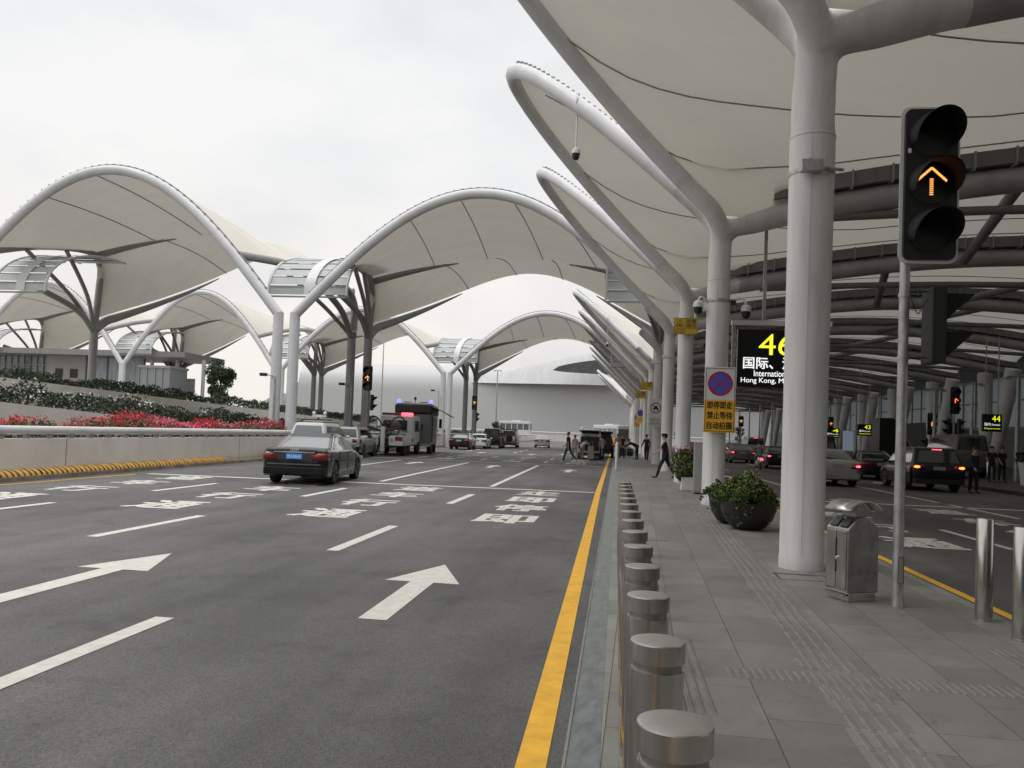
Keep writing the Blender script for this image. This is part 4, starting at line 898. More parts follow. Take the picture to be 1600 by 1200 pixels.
obj('blue_disc', MB().lathe([(0, 0), (.265, 0), (.265, -.002), (0, -.0021)], (.3725, -.001, cz), 40, 'Y', False), bls, ns_)
obj('red_ring', MB().lathe([(.248, -.0025), (.30, -.0025), (.30, -.004), (.248, -.004), (.248, -.0025)], (.3725, -.001, cz), 48, 'Y', False), rds, ns_)
rc = MB()
for sgn in (-1, 1):
    d = Vector((cos(radians(40)), 0, sgn*sin(radians(40)))); nrm = Vector((-d.z, 0, d.x)); o_ = Vector((.3725, -.0065+sgn*.0006, cz))
    rc.add([o_-d*.26-nrm*.017, o_+d*.26-nrm*.017, o_+d*.26+nrm*.017, o_-d*.26+nrm*.017], [(0, 1, 2, 3)])
obj('red_cross', rc, rds, ns_)
for t, z in (('即停即走', 2.37), ('禁止等待', 2.12), ('自动拍摄', 1.87)): text(t, .60, .18, bks, 'lettering', ns_, (.075, -.0062, z), bold=.022)
obj('strap', MB().lathe([(.297, 1.82), (.297, 1.86)], (.31, .37, 0), 24, cap=False), galv, ns_); obj('strap', MB().lathe([(.297, 3.2), (.297, 3.24)], (.31, .37, 0), 24, cap=False), galv, ns_)
def yellowsign(x, y, z, lab, full=True):
    T = thing('warning_sign', lab, 'sign', (x, y, 0), 0, 'yellow camera warning signs'); ya = mat('sign_amber', (.55, .36, .03), .5)
    obj('plate', MB().b2(0, .84, 0, .02, z, z+.6), ya, T, bevel=.004)
    b = MB()
    for a in ((.0, .84, .59, .60), (0, .84, 0, .01), (0, .01, .01, .59), (.83, .84, .01, .59), (.01, .83, .215, .225), (.42, .43, .225, .59)): b.b2(a[0], a[1], -.003, -.0005, z+a[2], z+a[3])
    tr = [(.07, .29), (.21, .53), (.35, .29)]
    for i in range(3):
        p, q = tr[i], tr[(i+1) % 3]; b.tube([(p[0], -.002, z+p[1]), (q[0], -.002, z+q[1])], .009, 4)
    b.b2(.16, .27, -.0032, -.0006, z+.33, z+.37); obj('border', b, bks, T)
    text('拍摄', .34, .15, bks, 'lettering', T, (.455, -.0015, z+.41), bold=.01); text('路段', .34, .15, bks, 'lettering', T, (.455, -.0015, z+.245), bold=.01)
    text('此路段自动拍摄', .36, .06, bks, 'lettering', T, (.04, -.0015, z+.125)); text('禁止违章停车', .36, .06, bks, 'lettering', T, (.04, -.0015, z+.035))
    obj('bracket', MB().b2(.3, .55, .0205, .25, z+.25, z+.3), galv, T); return T
yellowsign(1.92, 30.0, 5.40, 'yellow camera warning sign with triangle high on the third column')
yellowsign(1.6, 59.6, 5.05, 'farther yellow warning sign near the dark forked column, right one'); yellowsign(1.45, 69.3, 4.9, 'farther yellow warning sign near the dark forked column, left one')
nc = thing('no_car_sign', 'white sign with a crossed out car in a ring behind the guard', 'sign', (1.86, 49.6, 0))
obj('plate', MB().b2(0, .80, 0, .03, 2.25, 3.95), whs, nc, bevel=.005)
rg = MB(); rg.lathe([(.27, -.002), (.32, -.002), (.32, -.006), (.27, -.006), (.27, -.002)], (.4, 0, 3.40), 32, 'Y', False)
rg.tube([(.2, -.006, 3.6), (.6, -.006, 3.2)], .02, 4); rg.b2(.25, .55, -.005, -.001, 3.32, 3.42); rg.b2(.30, .50, -.005, -.001, 3.42, 3.52); rg.b2(.27, .33, -.005, -.001, 3.25, 3.32); rg.b2(.47, .53, -.005, -.001, 3.25, 3.32)
for a in ((.06, .74, 2.74, 2.76), (.06, .74, 2.36, 2.38), (.06, .08, 2.38, 2.74), (.72, .74, 2.38, 2.74)): rg.b2(a[0], a[1], -.005, -.001, a[2], a[3])
obj('symbol', rg, bks, nc); text('网约车', .5, .13, bks, 'lettering', nc, (.15, -.004, 2.59)); text('禁止停车', .56, .13, bks, 'lettering', nc, (.12, -.004, 2.42))
for y, z, nme in ((76.5, 2.9, 'nearer'), (87, 2.7, 'farther')):
    T = thing('round_sign', 'small round road sign on the column row, %s of two' % nme, 'sign', (1.75, y, 0)); obj('plate', MB().b2(0, .7, 0, .03, z, z+1.3), whs, T); obj('disc', MB().lathe([(0, 0), (.28, 0), (.28, -.01), (0, -.0101)], (.35, -.001, z+.95), 24, 'Y', False), bls, T); obj('ring', MB().lathe([(.24, -.011), (.3, -.011), (.3, -.015), (.24, -.015), (.24, -.011)], (.35, -.001, z+.95), 24, 'Y', False), rds, T); obj('lower_plate', MB().b2(.05, .65, -.01, -.001, z+.05, z+.55), yls, T)
for x, lab in ((-26.3, 'small black and white arrow board right of the white bus'), (-7.8, 'small black and white arrow board left of the open van')):
    T = thing('chevron_board', lab, 'sign', (x, 188, 0)); obj('board', MB().b2(-.6, .6, 0, .05, 2.2, 3.6), whs, T); obj('post', MB().b2(-.06, .06, .05, .15, -.1, 3.5), galv, T)
    c = MB(); c.add([(.3, -.01, 3.5), (-.3, -.01, 2.9), (.3, -.01, 2.3), (.55, -.01, 2.3), (-.05, -.01, 2.9), (.55, -.01, 3.5)], [(0, 1, 4, 5), (1, 2, 3, 4)]); obj('chevron', c, bks, T)
# ---- cameras
def dome(T, x, y, z, s=1):
    obj('camera_body', MB().lathe([(0, .02), (.07*s, .0), (.12*s, -.05*s), (.13*s, -.16*s), (.12*s, -.17*s)], (x, y, z), 20, cap=False), white, T, True)
    obj('camera_dome', MB().lathe([(.112*s, -.17*s), (.105*s, -.27*s), (.07*s, -.33*s), (0, -.35*s)], (x, y, z), 20, cap=False), blackm, T, True)
dc = thing('dome_cameras', 'pair of white dome cameras on arms either side of the second column', 'camera', (2.4, 20.7, 0))
dome(dc, -.50, -.1, 5.06, 1.0); dome(dc, .67, -.05, 4.98, 1.0)
obj('clamp_ring', MB().lathe([(.293, 5.02), (.297, 5.03), (.297, 5.10), (.293, 5.11)], n=24, cap=False), galv, dc, True)
obj('arm', MB().tube(smooth([(-.27, 0, 5.05), (-.42, -.05, 5.16), (-.50, -.1, 5.08)]), .03, 8), white, dc, True); obj('arm', MB().tube(smooth([(.27, 0, 5.05), (.55, -.03, 5.14), (.67, -.05, 5.0)]), .03, 8), white, dc, True)
obj('junction_box', MB().box((.36, -.05, 5.03), (.12, .1, .12)), blackm, dc, bevel=.01)
cb = thing('camera_bracket', 'small metal box bracket bolted to the big nearest column', 'bracket', (2.4, 10.9, 0))
obj('box', MB().box((-.08, -.36, 5.10), (.27, .13, .15)), galv, cb, bevel=.008); obj('clamp_ring', MB().lathe([(.289, 5.07), (.2905, 5.08), (.2905, 5.12), (.289, 5.13)], n=28, cap=False), galv, cb, True); obj('side_arm', MB().tube([(.12, -.33, 5.08), (.34, -.2, 5.1)], .022, 8), galv, cb, True)
for dx in (-.1, .08): obj('bolt', MB().lathe([(0, 0), (.014, 0), (.014, .02), (0, .02)], (dx, -.33, 5.195), 8, 'Z', False), galv, cb)
def hang(x, y, zt, lab, L=1.0):
    T = thing('hanging_camera', lab, 'camera', (x, y, zt), 0, 'dome cameras hung from the canopy rims'); obj('rod', MB().tube([(0, 0, 0), (0, 0, -L)], .028, 8), white, T, True); dome(T, 0, 0, -L+.08, .95)
    obj('ring', MB().lathe([(.27, -.02), (.27, .02)], (0, 0, .25), 24, 'X', False), galv, T, True); return T
p = rim(Y1+PY*1.5, -1, .62); hang(p.x, p.y, p.z-.25, 'dome camera on a rod below the nearest curved white rim', 1.05)
p = rim(Y1+PY*5.5, -1, .55); hang(p.x, p.y, p.z-.25, 'far dome camera on a rod below a distant white rim', 1.5)
def lampcam(x, y, z, lab, s=-1, post=True):
    T = thing('pole_camera', lab, 'camera', (x, y, 0), 0, 'small cameras on poles')
    if post: obj('pole', MB().tube([(0, 0, 0 if y < 60 else 0), (0, 0, z-.15), (s*.15, 0, z)], .045, 8), galv, T, True)
    obj('arm', MB().tube([(0, 0, z-.05), (s*.5, 0, z+.03)], .03, 8), galv, T, True); obj('camera_body', MB().box((s*.62, -.05, z+.02), (.34, .26, .16)), blackm, T, bevel=.02); return T
lampcam(-17.6, 40.0, 4.1, 'small black camera left of the pale double arch columns'); lampcam(-16.75, 49.6, 4.25, 'small black camera on the grey column left of the amber signal')
lampcam(-17.8, 79.6, 5.5, 'small far camera beside the pale columns of the second arch')
for x, y, z, s in ((2.05, 30.4, 4.55, -1), (2.0, 40.0, 5.2, -1), (2.7, 30.5, 5.0, 1), (2.7, 40.2, 5.0, 1)):
    T = thing('column_camera', 'small camera on the %s column, %s side' % ('third' if y < 35 else 'fourth', 'road' if s < 0 else 'inner'), 'camera', (x, y, z)); obj('arm', MB().tube([(0, 0, 0), (s*.28, 0, .03)], .025, 8), galv, T, True); obj('camera_body', MB().box((s*.4, -.05, .06), (.16, .26, .13)), white if s < 0 else blackm, T, bevel=.015)
# ================================================================ VEHICLES
def paint(name, c, metal=.3, rough=.28): return mat(name, c, rough, metal=metal, coat=.22, var=.05, vscale=2, spec=.35)
P_black = paint('paint_black', (.008, .008, .009), 0, .2); P_white = paint('paint_white', (.62, .62, .62), 0, .3); P_silver = paint('paint_silver', (.38, .38, .38), .6, .3); P_dark = paint('paint_dark', (.03, .015, .018), .2, .25); P_grey = paint('paint_grey', (.12, .12, .12), .4, .35)
def rr2(x0, x1, y0, y1, r, n=5):
    w, h = x1-x0, y1-y0; r = min(r, w*.49, h*.49); cx, cy = (x0+x1)/2, (y0+y1)/2
    return [(cx+a, cy+b) for a, b in rrect(w, h, r, n)]
KIND = {
 'sedan': dict(L=4.9, W=1.86, H=1.45, st=[(-2.45, .80, .36, .86, .90), (-2.40, .90, .30, .93, .99), (-2.25, .985, .25, .96, 1.03), (-1.7, 1, .22, .95, 1.04), (-.9, 1, .20, .93, 1.00), (0, 1, .20, .92, .98), (.9, 1, .20, .90, .98), (1.4, .99, .21, .84, .93), (2.0, .97, .22, .74, .84), (2.32, .9, .25, .62, .72), (2.45, .78, .3, .5, .56)], gh=(-1.95, 1.28, -.88, .28, .97), wb=1.42, wr=.33),
 'suv': dict(L=4.7, W=1.90, H=1.74, st=[(-2.35, .86, .45, 1.0, 1.03), (-2.30, .94, .38, 1.05, 1.10), (-2.1, 1, .30, 1.06, 1.12), (-1, 1, .27, 1.04, 1.1), (0, 1, .27, 1.02, 1.08), (1.0, 1, .27, 1.0, 1.08), (1.5, .99, .28, .95, 1.05), (2.0, .97, .3, .85, .98), (2.28, .92, .33, .72, .84), (2.35, .82, .38, .6, .66)], gh=(-2.24, 1.25, -1.98, .45, 1.07), wb=1.36, wr=.36),
 'van': dict(L=5.0, W=1.85, H=1.95, st=[(-2.5, .88, .42, 1.1, 1.13), (-2.45, .96, .35, 1.12, 1.18), (-2.2, 1, .28, 1.12, 1.2), (-1, 1, .25, 1.12, 1.18), (0, 1, .25, 1.1, 1.16), (1.2, 1, .25, 1.06, 1.14), (1.9, .98, .26, .95, 1.05), (2.35, .93, .3, .75, .88), (2.5, .82, .36, .6, .66)], gh=(-2.44, 1.95, -2.34, .95, 1.15), wb=1.5, wr=.33)}
def car(name, lab, cat, x, y, h, kind, pm, L=None, W=None, H=None, lit=None, plate=None, glass=None, group=None, rails=False, hatch=False, fine=False, z=ZR):
    K = KIND[kind]; sl_ = (L or K['L'])/K['L']; w = (W or K['W'])/2; hz = (H or K['H'])/K['H']
    T = thing(name, lab, cat, (x, y, z), radians(h), group)
    st = [(a*sl_, b, c*hz, d*hz, e_*hz) for a, b, c, d, e_ in K['st']]
    wb, wr = K['wb']*sl_, K['wr']*(hz if hz > 1 else 1)
    ys = sorted(set([round(st[0][0]+(st[-1][0]-st[0][0])*i/64, 3) for i in range(65)]+[s_[0] for s_ in st]))
    mb = MB(); secs = []
    for yy in ys:
        for a, b in zip(st, st[1:]):
            if a[0] <= yy <= b[0]:
                t = (yy-a[0])/(b[0]-a[0]); s_ = [p+(q-p)*t for p, q in zip(a, b)]; break
        _, wf, zb, zs_, zt = s_; ww = w*wf; za = zb
        for wy in (-wb, wb):
            d = abs(yy-wy); R_ = wr+.055
            if d < R_: za = max(za, wr+sqrt(R_*R_-d*d)*.98)
        wi = ww-.24
        zm = max(za+.02, zb+(zs_-zb)*.55)
        half = [(0, zb), (wi, zb), (wi+.001, za), (ww*.975, za), (ww, max(za+.01, zm)), (ww*.992, zs_-.04), (ww*.955, zs_+.005), (ww*.86, zt-.012), (ww*.45, zt+.008), (0, zt+.014)]
        secs.append([(px, yy, pz) for px, pz in half]+[(-px, yy, pz) for px, pz in half[-2:0:-1]])
    n = len(secs[0])
    for s_ in secs: mb.v += s_
    mb.f = [(i*n+k, i*n+(k+1) % n, (i+1)*n+(k+1) % n, (i+1)*n+k) for i in range(len(secs)-1) for k in range(n)]+[tuple(range(n)), tuple(range(len(mb.v)-1, len(mb.v)-n-1, -1))]
    mb.mi = [0]*len(mb.f)
    obj('body', mb, pm, T, True)
    yb0, yb1, yt0, yt1, zb_ = [v*sl_ for v in K['gh'][:4]]+[K['gh'][4]*hz]; zt_ = (H or K['H'])-.045
    def ring(t, off=0):
        y0 = yb0+(yt0-yb0)*(t if kind != 'suv' else t**1.2)-off; y1 = yb1+(yt1-yb1)*(t**1.12)+off; hw_ = w*(.90-.22*t)+off
        if kind != 'sedan': hw_ = w*(.92-.12*t-.04*t*t)+off
        return [(px, py, zb_-.03+(zt_-zb_+.03)*t) for px, py in rr2(-hw_, hw_, y0, y1, .16+.06*t, 4)]
    gm = MB(); TT = (0, .35, .7, 1)
    for t in TT: gm.v += ring(t)
    n = len(ring(0)); gm.f = [(i*n+k, i*n+(k+1) % n, (i+1)*n+(k+1) % n, (i+1)*n+k) for i in range(3) for k in range(n)]+[tuple(range(3*n, 4*n))]; gm.mi = [0]*len(gm.f)
    if kind == 'sedan': obj('windows', gm, glass or glassdark, T, True)
    else:
        obj('cabin', gm, pm, T, True)
        def hwf(t): return w*(.92-.12*t-.04*t*t)
        def y0f(t): return yb0+(yt0-yb0)*(t if kind != 'suv' else t**1.2)
        def y1f(t): return yb1+(yt1-yb1)*(t**1.12)
        zf = lambda t: zb_-.03+(zt_-zb_+.03)*t
        obj('rear_window', MB().grid(lambda a, b: (lambda t: ((hwf(t)-.15)*(2*a-1), y0f(t)-.008, zf(t)))(.16+.70*b), 6, 4), glass or glassdark, T, True)
        obj('windscreen', MB().grid(lambda a, b: (lambda t: ((hwf(t)-.12)*(2*a-1), y1f(t)+.008, zf(t)))(.08+.80*b), 6, 4), glassdark, T, True)
        for sx_ in (-1, 1): obj('side_window', MB().grid(lambda a, b: (lambda t: (sx_*(hwf(t)+.008), y0f(t)+.24+(y1f(t)-y0f(t)-.44)*a, zf(t)))(.12+.70*b), 10, 4), glassdark, T, True)
    rf = MB(); r1, r2 = ring(.86, .007), ring(1, .004)
    top = [(px*.86, (py-(yt0+yt1)/2)*.9+(yt0+yt1)/2, zt_+.04) for px, py, pz in r2]
    rf.v = r1+r2+top; rf.f = [(i*n+k, i*n+(k+1) % n, (i+1)*n+(k+1) % n, (i+1)*n+k) for i in range(2) for k in range(n)]+[tuple(range(2*n, 3*n))]; rf.mi = [0]*len(rf.f)
    obj('roof', rf, pm, T, True)
    # pillars as thin body coloured strips
    pl_ = MB()
    def strip_(ks, wd):
        for k in ks:
            for a, b in zip(TT, TT[1:]):
                A, B = ring(a, .004), ring(b, .004); k2 = (k+wd) % n
                pl_.add([A[k], A[k2], B[k2], B[k]], [(0, 1, 2, 3)])
    strip_([1, 7, 12, 17], 2)           # rounded corners
    for fy in ((.1,) if kind == 'sedan' else (.05, -.85)):
        for sx_ in (-1, 1):
            q = []
            for t in TT:
                hw_ = abs(ring(t, .005)[0][0]); zz = ring(t)[0][2]; q.append((sx_*hw_, (fy-.05*t)*sl_, zz))
            for a, b in zip(q, q[1:]): pl_.add([(a[0], a[1]-.045, a[2]), (a[0], a[1]+.045, a[2]), (b[0], b[1]+.045, b[2]), (b[0], b[1]-.045, b[2])], [(0, 1, 2, 3)])
    obj('pillars', pl_, pm, T)
    tyr = MB().lathe([(wr*.62, -.10), (wr*.93, -.11), (wr, -.085), (wr, .085), (wr*.93, .11), (wr*.62, .10)], (0, 0, 0), 28, 'X', True)
    rimb = MB(); rimb.lathe([(0, .085), (wr*.16, .09), (wr*.18, .07), (wr*.2, .07)], (0, 0, 0), 20, 'X', False); rimb.lathe([(wr*.56, .04), (wr*.6, .095), (wr*.66, .1025)], (0, 0, 0), 28, 'X', False)
    for k in range(7):
        a = 2*pi*k/7; rimb.tube([(.075, wr*.12*cos(a), wr*.12*sin(a)), (.088, wr*.6*cos(a), wr*.6*sin(a))], .022, 5)
    wh = obj('wheel', tyr, rubber, T, True); wr_o = obj('wheel_rim', rimb, alloy, wh, True); first = True
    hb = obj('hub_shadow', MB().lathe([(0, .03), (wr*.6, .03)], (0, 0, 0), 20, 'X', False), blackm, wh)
    for sx_ in (1, -1):
        for yy in (-wb, wb):
            o = wh if first else dup(wh, parent=T); first = False
            o.location = (sx_*(w-.125), yy, wr); o.rotation_euler = (0, 0, 0 if sx_ > 0 else pi)
    # lights
    yr = st[0][0]; lm = {'red': redlit, 'orange': orangelit, None: redoff}[lit]
    zl = (.80 if kind == 'sedan' else .95)*hz
    for sx_ in (-1, 1):
        l_ = MB()
        if kind == 'sedan' or kind == 'suv':
            tp_ = [(.52, -.012), (.79, -.014), (.872, .012), (.932, .045), (.985, .11), (1.012, .24)]; l_.grid(lambda a, b: (sx_*w*tp_[round(a*5)][0], yr+tp_[round(a*5)][1]+(.012 if kind == 'suv' else 0), zl-.10+.20*b), 5, 2)
        else: l_.box((sx_*w*.86, yr+.04, zl+.05), (.13, .1, .42))
        if lit:
            obj('tail_light', l_, redoff, T, True, solid=.02); g = MB(); g.ell((sx_*w*.80, yr+.02, zl+.01), (.12, .05, .055), 12, 8); obj('lit_lamp', g, lm, T, True)
        else: obj('tail_light', l_, redoff, T, True, solid=.02)
        obj('head_light', MB().box((sx_*w*.72, st[-1][0]-.09, .66*hz), (.36, .2, .12)), mat('headlamp', (.6, .6, .62), .1, coat=.5), T, bevel=.02)
        mr = MB(); mr.ell((sx_*(w+.09), yb1*.70, zb_+.05), (.10, .06, .075), 12, 8); mr.box((sx_*(w-.02), yb1*.70, zb_), (.12, .04, .03)); obj('mirror', mr, pm, T, True)
    if lit: obj('high_brake_light', MB().box((0, yb0+(yt0-yb0)*(.1 if kind == 'sedan' else .95)-.015, zb_+(.06 if kind == 'sedan' else (zt_-zb_)*.93)), (.36, .02, .03)), redlit, T)
    yp = yr-.006
    pc = plate or 'white'
    zp = .80*hz if kind == 'sedan' else .92*hz
    if hatch: zp = .62
    o = obj('number_plate', MB().b2(-.22, .22, yp-.004, yp+.03, zp-.07, zp+.07), {'blue': mat('plate_blue', (.06, .28, .80), .35, emit=.12), 'green': mat('plate_green', (.35, .62, .55), .4), 'white': mat('plate_grey', (.25, .25, .25), .4)}[pc], T)
    if fine:
        text('粤A·88609', .38, .085, mat('plate_white', (.7, .75, .8), .4), 'plate_text', o, (-.19, yp-.0045, zp-.043), bold=.012)
        obj('chrome_trim', MB().b2(-w*.62, w*.62, yr-.004, yr+.05, .905, .93), chrome, T); obj('bumper_trim', MB().b2(-w*.80, w*.80, yr-.006, yr+.08, .565, .60), mat('bumper_strip', (.12, .12, .12), .35), T, bevel=.006)
        rg_ = MB()
        for i in range(4): rg_.tube([(-.084+.056*i+.036*cos(2*pi*k/20), yr+.018, .962+.036*sin(2*pi*k/20)) for k in range(21)], .0055, 6, False)
        obj('ring_badge', rg_, chrome, T, True)
        for dx, s_ in ((-.66, 'A6'), (.56, '2.4')): text(s_, .09, .035, chrome, 'badge', T, (dx, yr-.001, .73), bold=.01)
        gp = MB()
        for sx_ in (-1, 1):
            for yy in (-1.02, .02, 1.12): gp.box((sx_*(w*.998), yy, .66), (.012, .012, .56))
            gp.box((sx_*w*1.0, .05, .93), (.012, 2.3, .010)); gp.box((sx_*w*.5, yr+.02, .945), (w*.38, .10, .008))
            gp.box((sx_*w*.60, yr-.003, .76), (.010, .02, .30))
        gp.box((0, yr-.004, .615), (w*1.2, .012, .010)); obj('panel_gap', gp, blackm, T)
        wt = MB()
        for sx_ in (-1, 1):
            pts = []
            for t in (0, .35, .7, .95): r_ = ring(t, .009); pts.append((sx_*abs(r_[0][0]), yb0+(yt0-yb0)*t+.26-.1*t, r_[0][2]))
            wt.tube(pts, .009, 5)
        obj('window_trim', wt, chrome, T, True)
    obj('rear_bumper', MB().prism(rr2(-w*.93, w*.93, -.09, .09, .08), .30*hz, .50*hz, Matrix.Translation((0, yr+.08, 0))), pm if kind == 'sedan' else blackm, T, bevel=.02)
    if rails:
        rl = MB()
        for sx_ in (-1, 1): rl.tube([(sx_*w*.66, yt0+.1, zt_+.07), (sx_*w*.66, yt1-.1, zt_+.07)], .02, 6)
        obj('roof_rail', rl, blackm, T)
    if hatch:
        obj('open_interior', MB().b2(-w*.74, w*.74, yr-.03, yr+.25, .62, 1.6), blackm, T)
        hm = MB(); hm.grid(lambda a, b: (-w*.86+w*1.72*b, yr+.25-1.05*a, (H or K['H'])+.02+.16*sin(pi*a*.8)+.04*a), 8, 6); obj('open_tailgate', hm, pm, T, True, solid=-.05)
        hm2 = MB(); hm2.grid(lambda a, b: (-w*.70+w*1.40*b, yr+.1-.75*a, (H or K['H'])-.05+.16*sin(pi*a*.8)+.04*a), 8, 4); obj('tailgate_lining', hm2, blackm, T, True)
    return T
car('sedan_car', 'black saloon with blue plate and four ring badge driving away in the left lanes', 'car', -9.05, 23.95, 5.5, 'sedan', P_black, plate='blue', glass=glassgrey, fine=True)
sv = car('suv_car', 'white SUV with roof equipment stopped behind the black saloon', 'car', -14.35, 38.4, 3, 'suv', P_white, H=1.80, rails=True, glass=glassgrey)
q = MB(); q.box((.1, -1.0, 1.95), (1.3, .12, .05)); q.box((.1, -1, 2.02), (.06, .06, .2)); obj('roof_bar', q, blackm, sv)
q = MB()
for dx in (-.12, .42): q.ell((.0+dx, -1.0, 2.25), (.09, .09, .10), 12, 8); q.box((dx, -1, 2.12), (.16, .14, .07))
q.box((.15, -1, 2.13), (.36, .12, .12)); obj('roof_camera', q, white, sv, True)
car('suv_car', 'silver grey SUV with side mirrors parked ahead of the white SUV', 'car', -14.75, 44.5, 4, 'suv', P_silver, H=1.68, W=1.86, L=4.4)
car('sedan_car', 'dark maroon saloon with green plate parked by the far left wall', 'car', -13.9, 73.0, 2, 'sedan', P_dark, plate='green', glass=glassgrey)
car('sedan_car', 'white hatchback just in front of the maroon saloon by the wall', 'car', -13.35, 79.0, 2, 'sedan', P_white)
bx = car('box_car', 'boxy black off road car parked beyond the maroon saloon', 'car', -12.75, 84, 3, 'van', P_black, H=2.05, W=1.9)
obj('spare_wheel', MB().lathe([(0, -.1), (.34, -.1), (.36, 0), (.3, .08), (0, .08)], (.1, -2.58, 1.0), 24, 'Y', False), rubber, bx, True)
jp = car('jeep_car', 'silver and black jeep with chunky spare wheel farthest in the parked row', 'car', -12.0, 91.5, 3, 'van', P_silver, H=2.0, W=1.9)
obj('spare_wheel', MB().lathe([(0, -.1), (.36, -.1), (.38, 0), (.3, .08), (0, .08)], (.1, -2.58, 1.0), 24, 'Y', False), rubber, jp, True)
obj('soft_top', MB().b2(-.82, .82, -2.3, .6, 1.97, 2.04), blackm, jp)
car('sedan_car', 'white saloon driving away alone in the middle of the far road', 'car', -9.0, 99, 4, 'sedan', P_white, H=1.5, glass=glassgrey)
hv = car('hatch_van', 'white people carrier with its black tailgate raised at the kerb', 'van', -1.85, 59.6, 0, 'van', P_white, H=1.86, W=1.75, hatch=True)
hv2 = car('suv_car', 'black SUV parked at the kerb just ahead of the open white carrier', 'car', -1.15, 66.0, 0, 'suv', P_black, H=1.8, W=1.9, hatch=True)
# right, inner road
car('sedan_car', 'silver saloon with red brake lights lit between big column and signal pole', 'car', 8.85, 36.4, -1, 'sedan', P_silver, lit='red', H=1.5)
car('suv_car', 'black SUV with orange lights lit right of the signal pole', 'car', 12.45, 35.6, -2, 'suv', P_black, lit='orange', W=2.0, H=1.72)
car('sedan_car', 'shiny black saloon parked between silver saloon and signal pole', 'car', 13.0, 44.2, -3, 'sedan', P_black)
car('suv_car', 'black SUV waiting in the lane ahead of the silver saloon', 'car', 11.6, 50.5, -1, 'van', P_black, lit='red', H=2.2)
car('sedan_car', 'black saloon with red lights half hidden by the big white column', 'car', 10.3, 55.0, -1, 'sedan', P_black, lit='red')
car('silver_van', 'silver van with high brake light beyond the scooter rider', 'van', 13.5, 84, -2, 'van', P_silver, lit='red', H=2.15, W=2.0)
car('sedan_car', 'small dark saloon with red lights left of the silver van', 'car', 13.3, 97, -2, 'sedan', P_grey, lit='red')
car('sedan_car', 'dark saloon waiting far behind the silver van', 'car', 17.0, 108, -2, 'sedan', P_black, lit='red')
for i, (x, y) in enumerate(((9.6, 66), (7.2, 76), (15.2, 66))):
    car('sedan_car', ['dark saloon ahead of the half hidden black saloon', 'dark saloon in the near inner lane far ahead', 'dark saloon by the far kerb beyond the shiny black saloon'][i], 'car', x, y, -1, 'sedan', [P_grey, P_black, P_grey][i], lit='red' if i < 2 else None)
mbus = car('minibus', 'dark minibus facing away beneath the 44 sign', 'minibus', 18.9, 48.8, 0, 'van', P_grey, H=2.35, W=2.0, z=.07)
# buses
def bus(lab, x, y, h, L, Hh, W_, mbody, stripe, z=ZR):
    T = thing('coach_bus', lab, 'bus', (x, y, z), radians(h)); w = W_/2
    obj('body', MB().prism(rr2(-w, w, -L/2, L/2, .25), .35, Hh*.42), stripe, T, bevel=.05); obj('windows', MB().prism(rr2(-w+.015, w-.015, -L/2+.02, L/2-.02, .25), Hh*.42+.001, Hh*.82), glassgrey, T)
    obj('roof', MB().prism(rr2(-w, w, -L/2, L/2, .3), Hh*.82+.002, Hh), mbody, T, bevel=.1); pm_ = MB()
    for i in range(6):
        yy = -L/2+.12+i*(L-.3)/5
        for s in (-1, 1): pm_.box((s*w, yy, Hh*.62), (.04, .16, Hh*.4))
    for s in (-1, 1):
        for xx in (-w+.1, w-.1): pm_.box((xx, s*(L/2-.03), Hh*.62), (.2, .06, Hh*.4))
    obj('pillars', pm_, mbody, T); obj('air_unit', MB().b2(-.6, .6, -1.2, .8, Hh, Hh+.2), mbody, T, bevel=.05)
    for s in (-1, 1):
        for yy in (-L*.3, L*.3): o = obj('wheel', MB().lathe([(0, -.12), (.45, -.12), (.45, .12), (0, .12)], (s*(w-.13), yy, .45), 20, 'X', False), rubber, T, True)
    return T
bus('white coach seen side on above the far flower wall', -23.0, 184, 82, 7.2, 3.3, 2.3, P_white, P_white, .9)
bus('white and orange coach behind the luggage people at the far kerb', -1.0, 128, 38, 6.5, 3.4, 2.3, P_white, paint('paint_orange', (.75, .30, .05), 0, .4))
# tow truck
tt = thing('tow_truck', 'white recovery truck with red lit light bar and lifting boom', 'truck', (-13.95, 47.6, ZR), radians(3))
obj('deck', MB().b2(-1.15, 1.15, .3, 3.4, .85, 1.05), blackm, tt); obj('chassis', MB().b2(-.45, .45, .2, 6.3, .5, .84), blackm, tt)
for s in (-1, 1):
    obj('side_locker', MB().b2(min(s*.33, s*1.22), max(s*.33, s*1.22), .0, 2.6, .62, 1.22), P_white, tt, bevel=.03)
    t_ = obj('lamp_cluster', MB().b2(min(s*.72, s*1.18), max(s*.72, s*1.18), -.02, .0, .92, 1.18), redoff, tt); obj('plate', MB().b2(min(s*.42, s*.62), max(s*.42, s*.62), -.015, 0, .85, 1.05), galv, tt)
    for yy in (1.1, 2.1, 5.3): obj('wheel', MB().lathe([(0, -.14), (.3, -.14), (.42, -.12), (.42, .12), (.3, .14), (0, .14)], (s*1.03, yy, .42), 24, 'X', False), rubber, tt, True)
    obj('hose_arch', MB().tube(smooth([(s*.15, .6, 1.7), (s*.5, .55, 2.25), (s*.95, .7, 2.35), (s*1.15, 1.0, 1.9)]), .045, 8), blackm, tt, True)
obj('boom', MB().tube([(0, 2.6, 1.5), (0, .3, 2.05), (0, -.1, 1.6)], [.14, .12, .1], 8), blackm, tt); obj('lift_arm', MB().b2(-.12, .12, -.25, .0, .25, 1.75), P_white, tt, bevel=.02); obj('crossbar', MB().tube([(-1.0, .1, 1.72), (0, -.05, 1.45), (1.0, .1, 1.72)], .07, 8), blackm, tt)
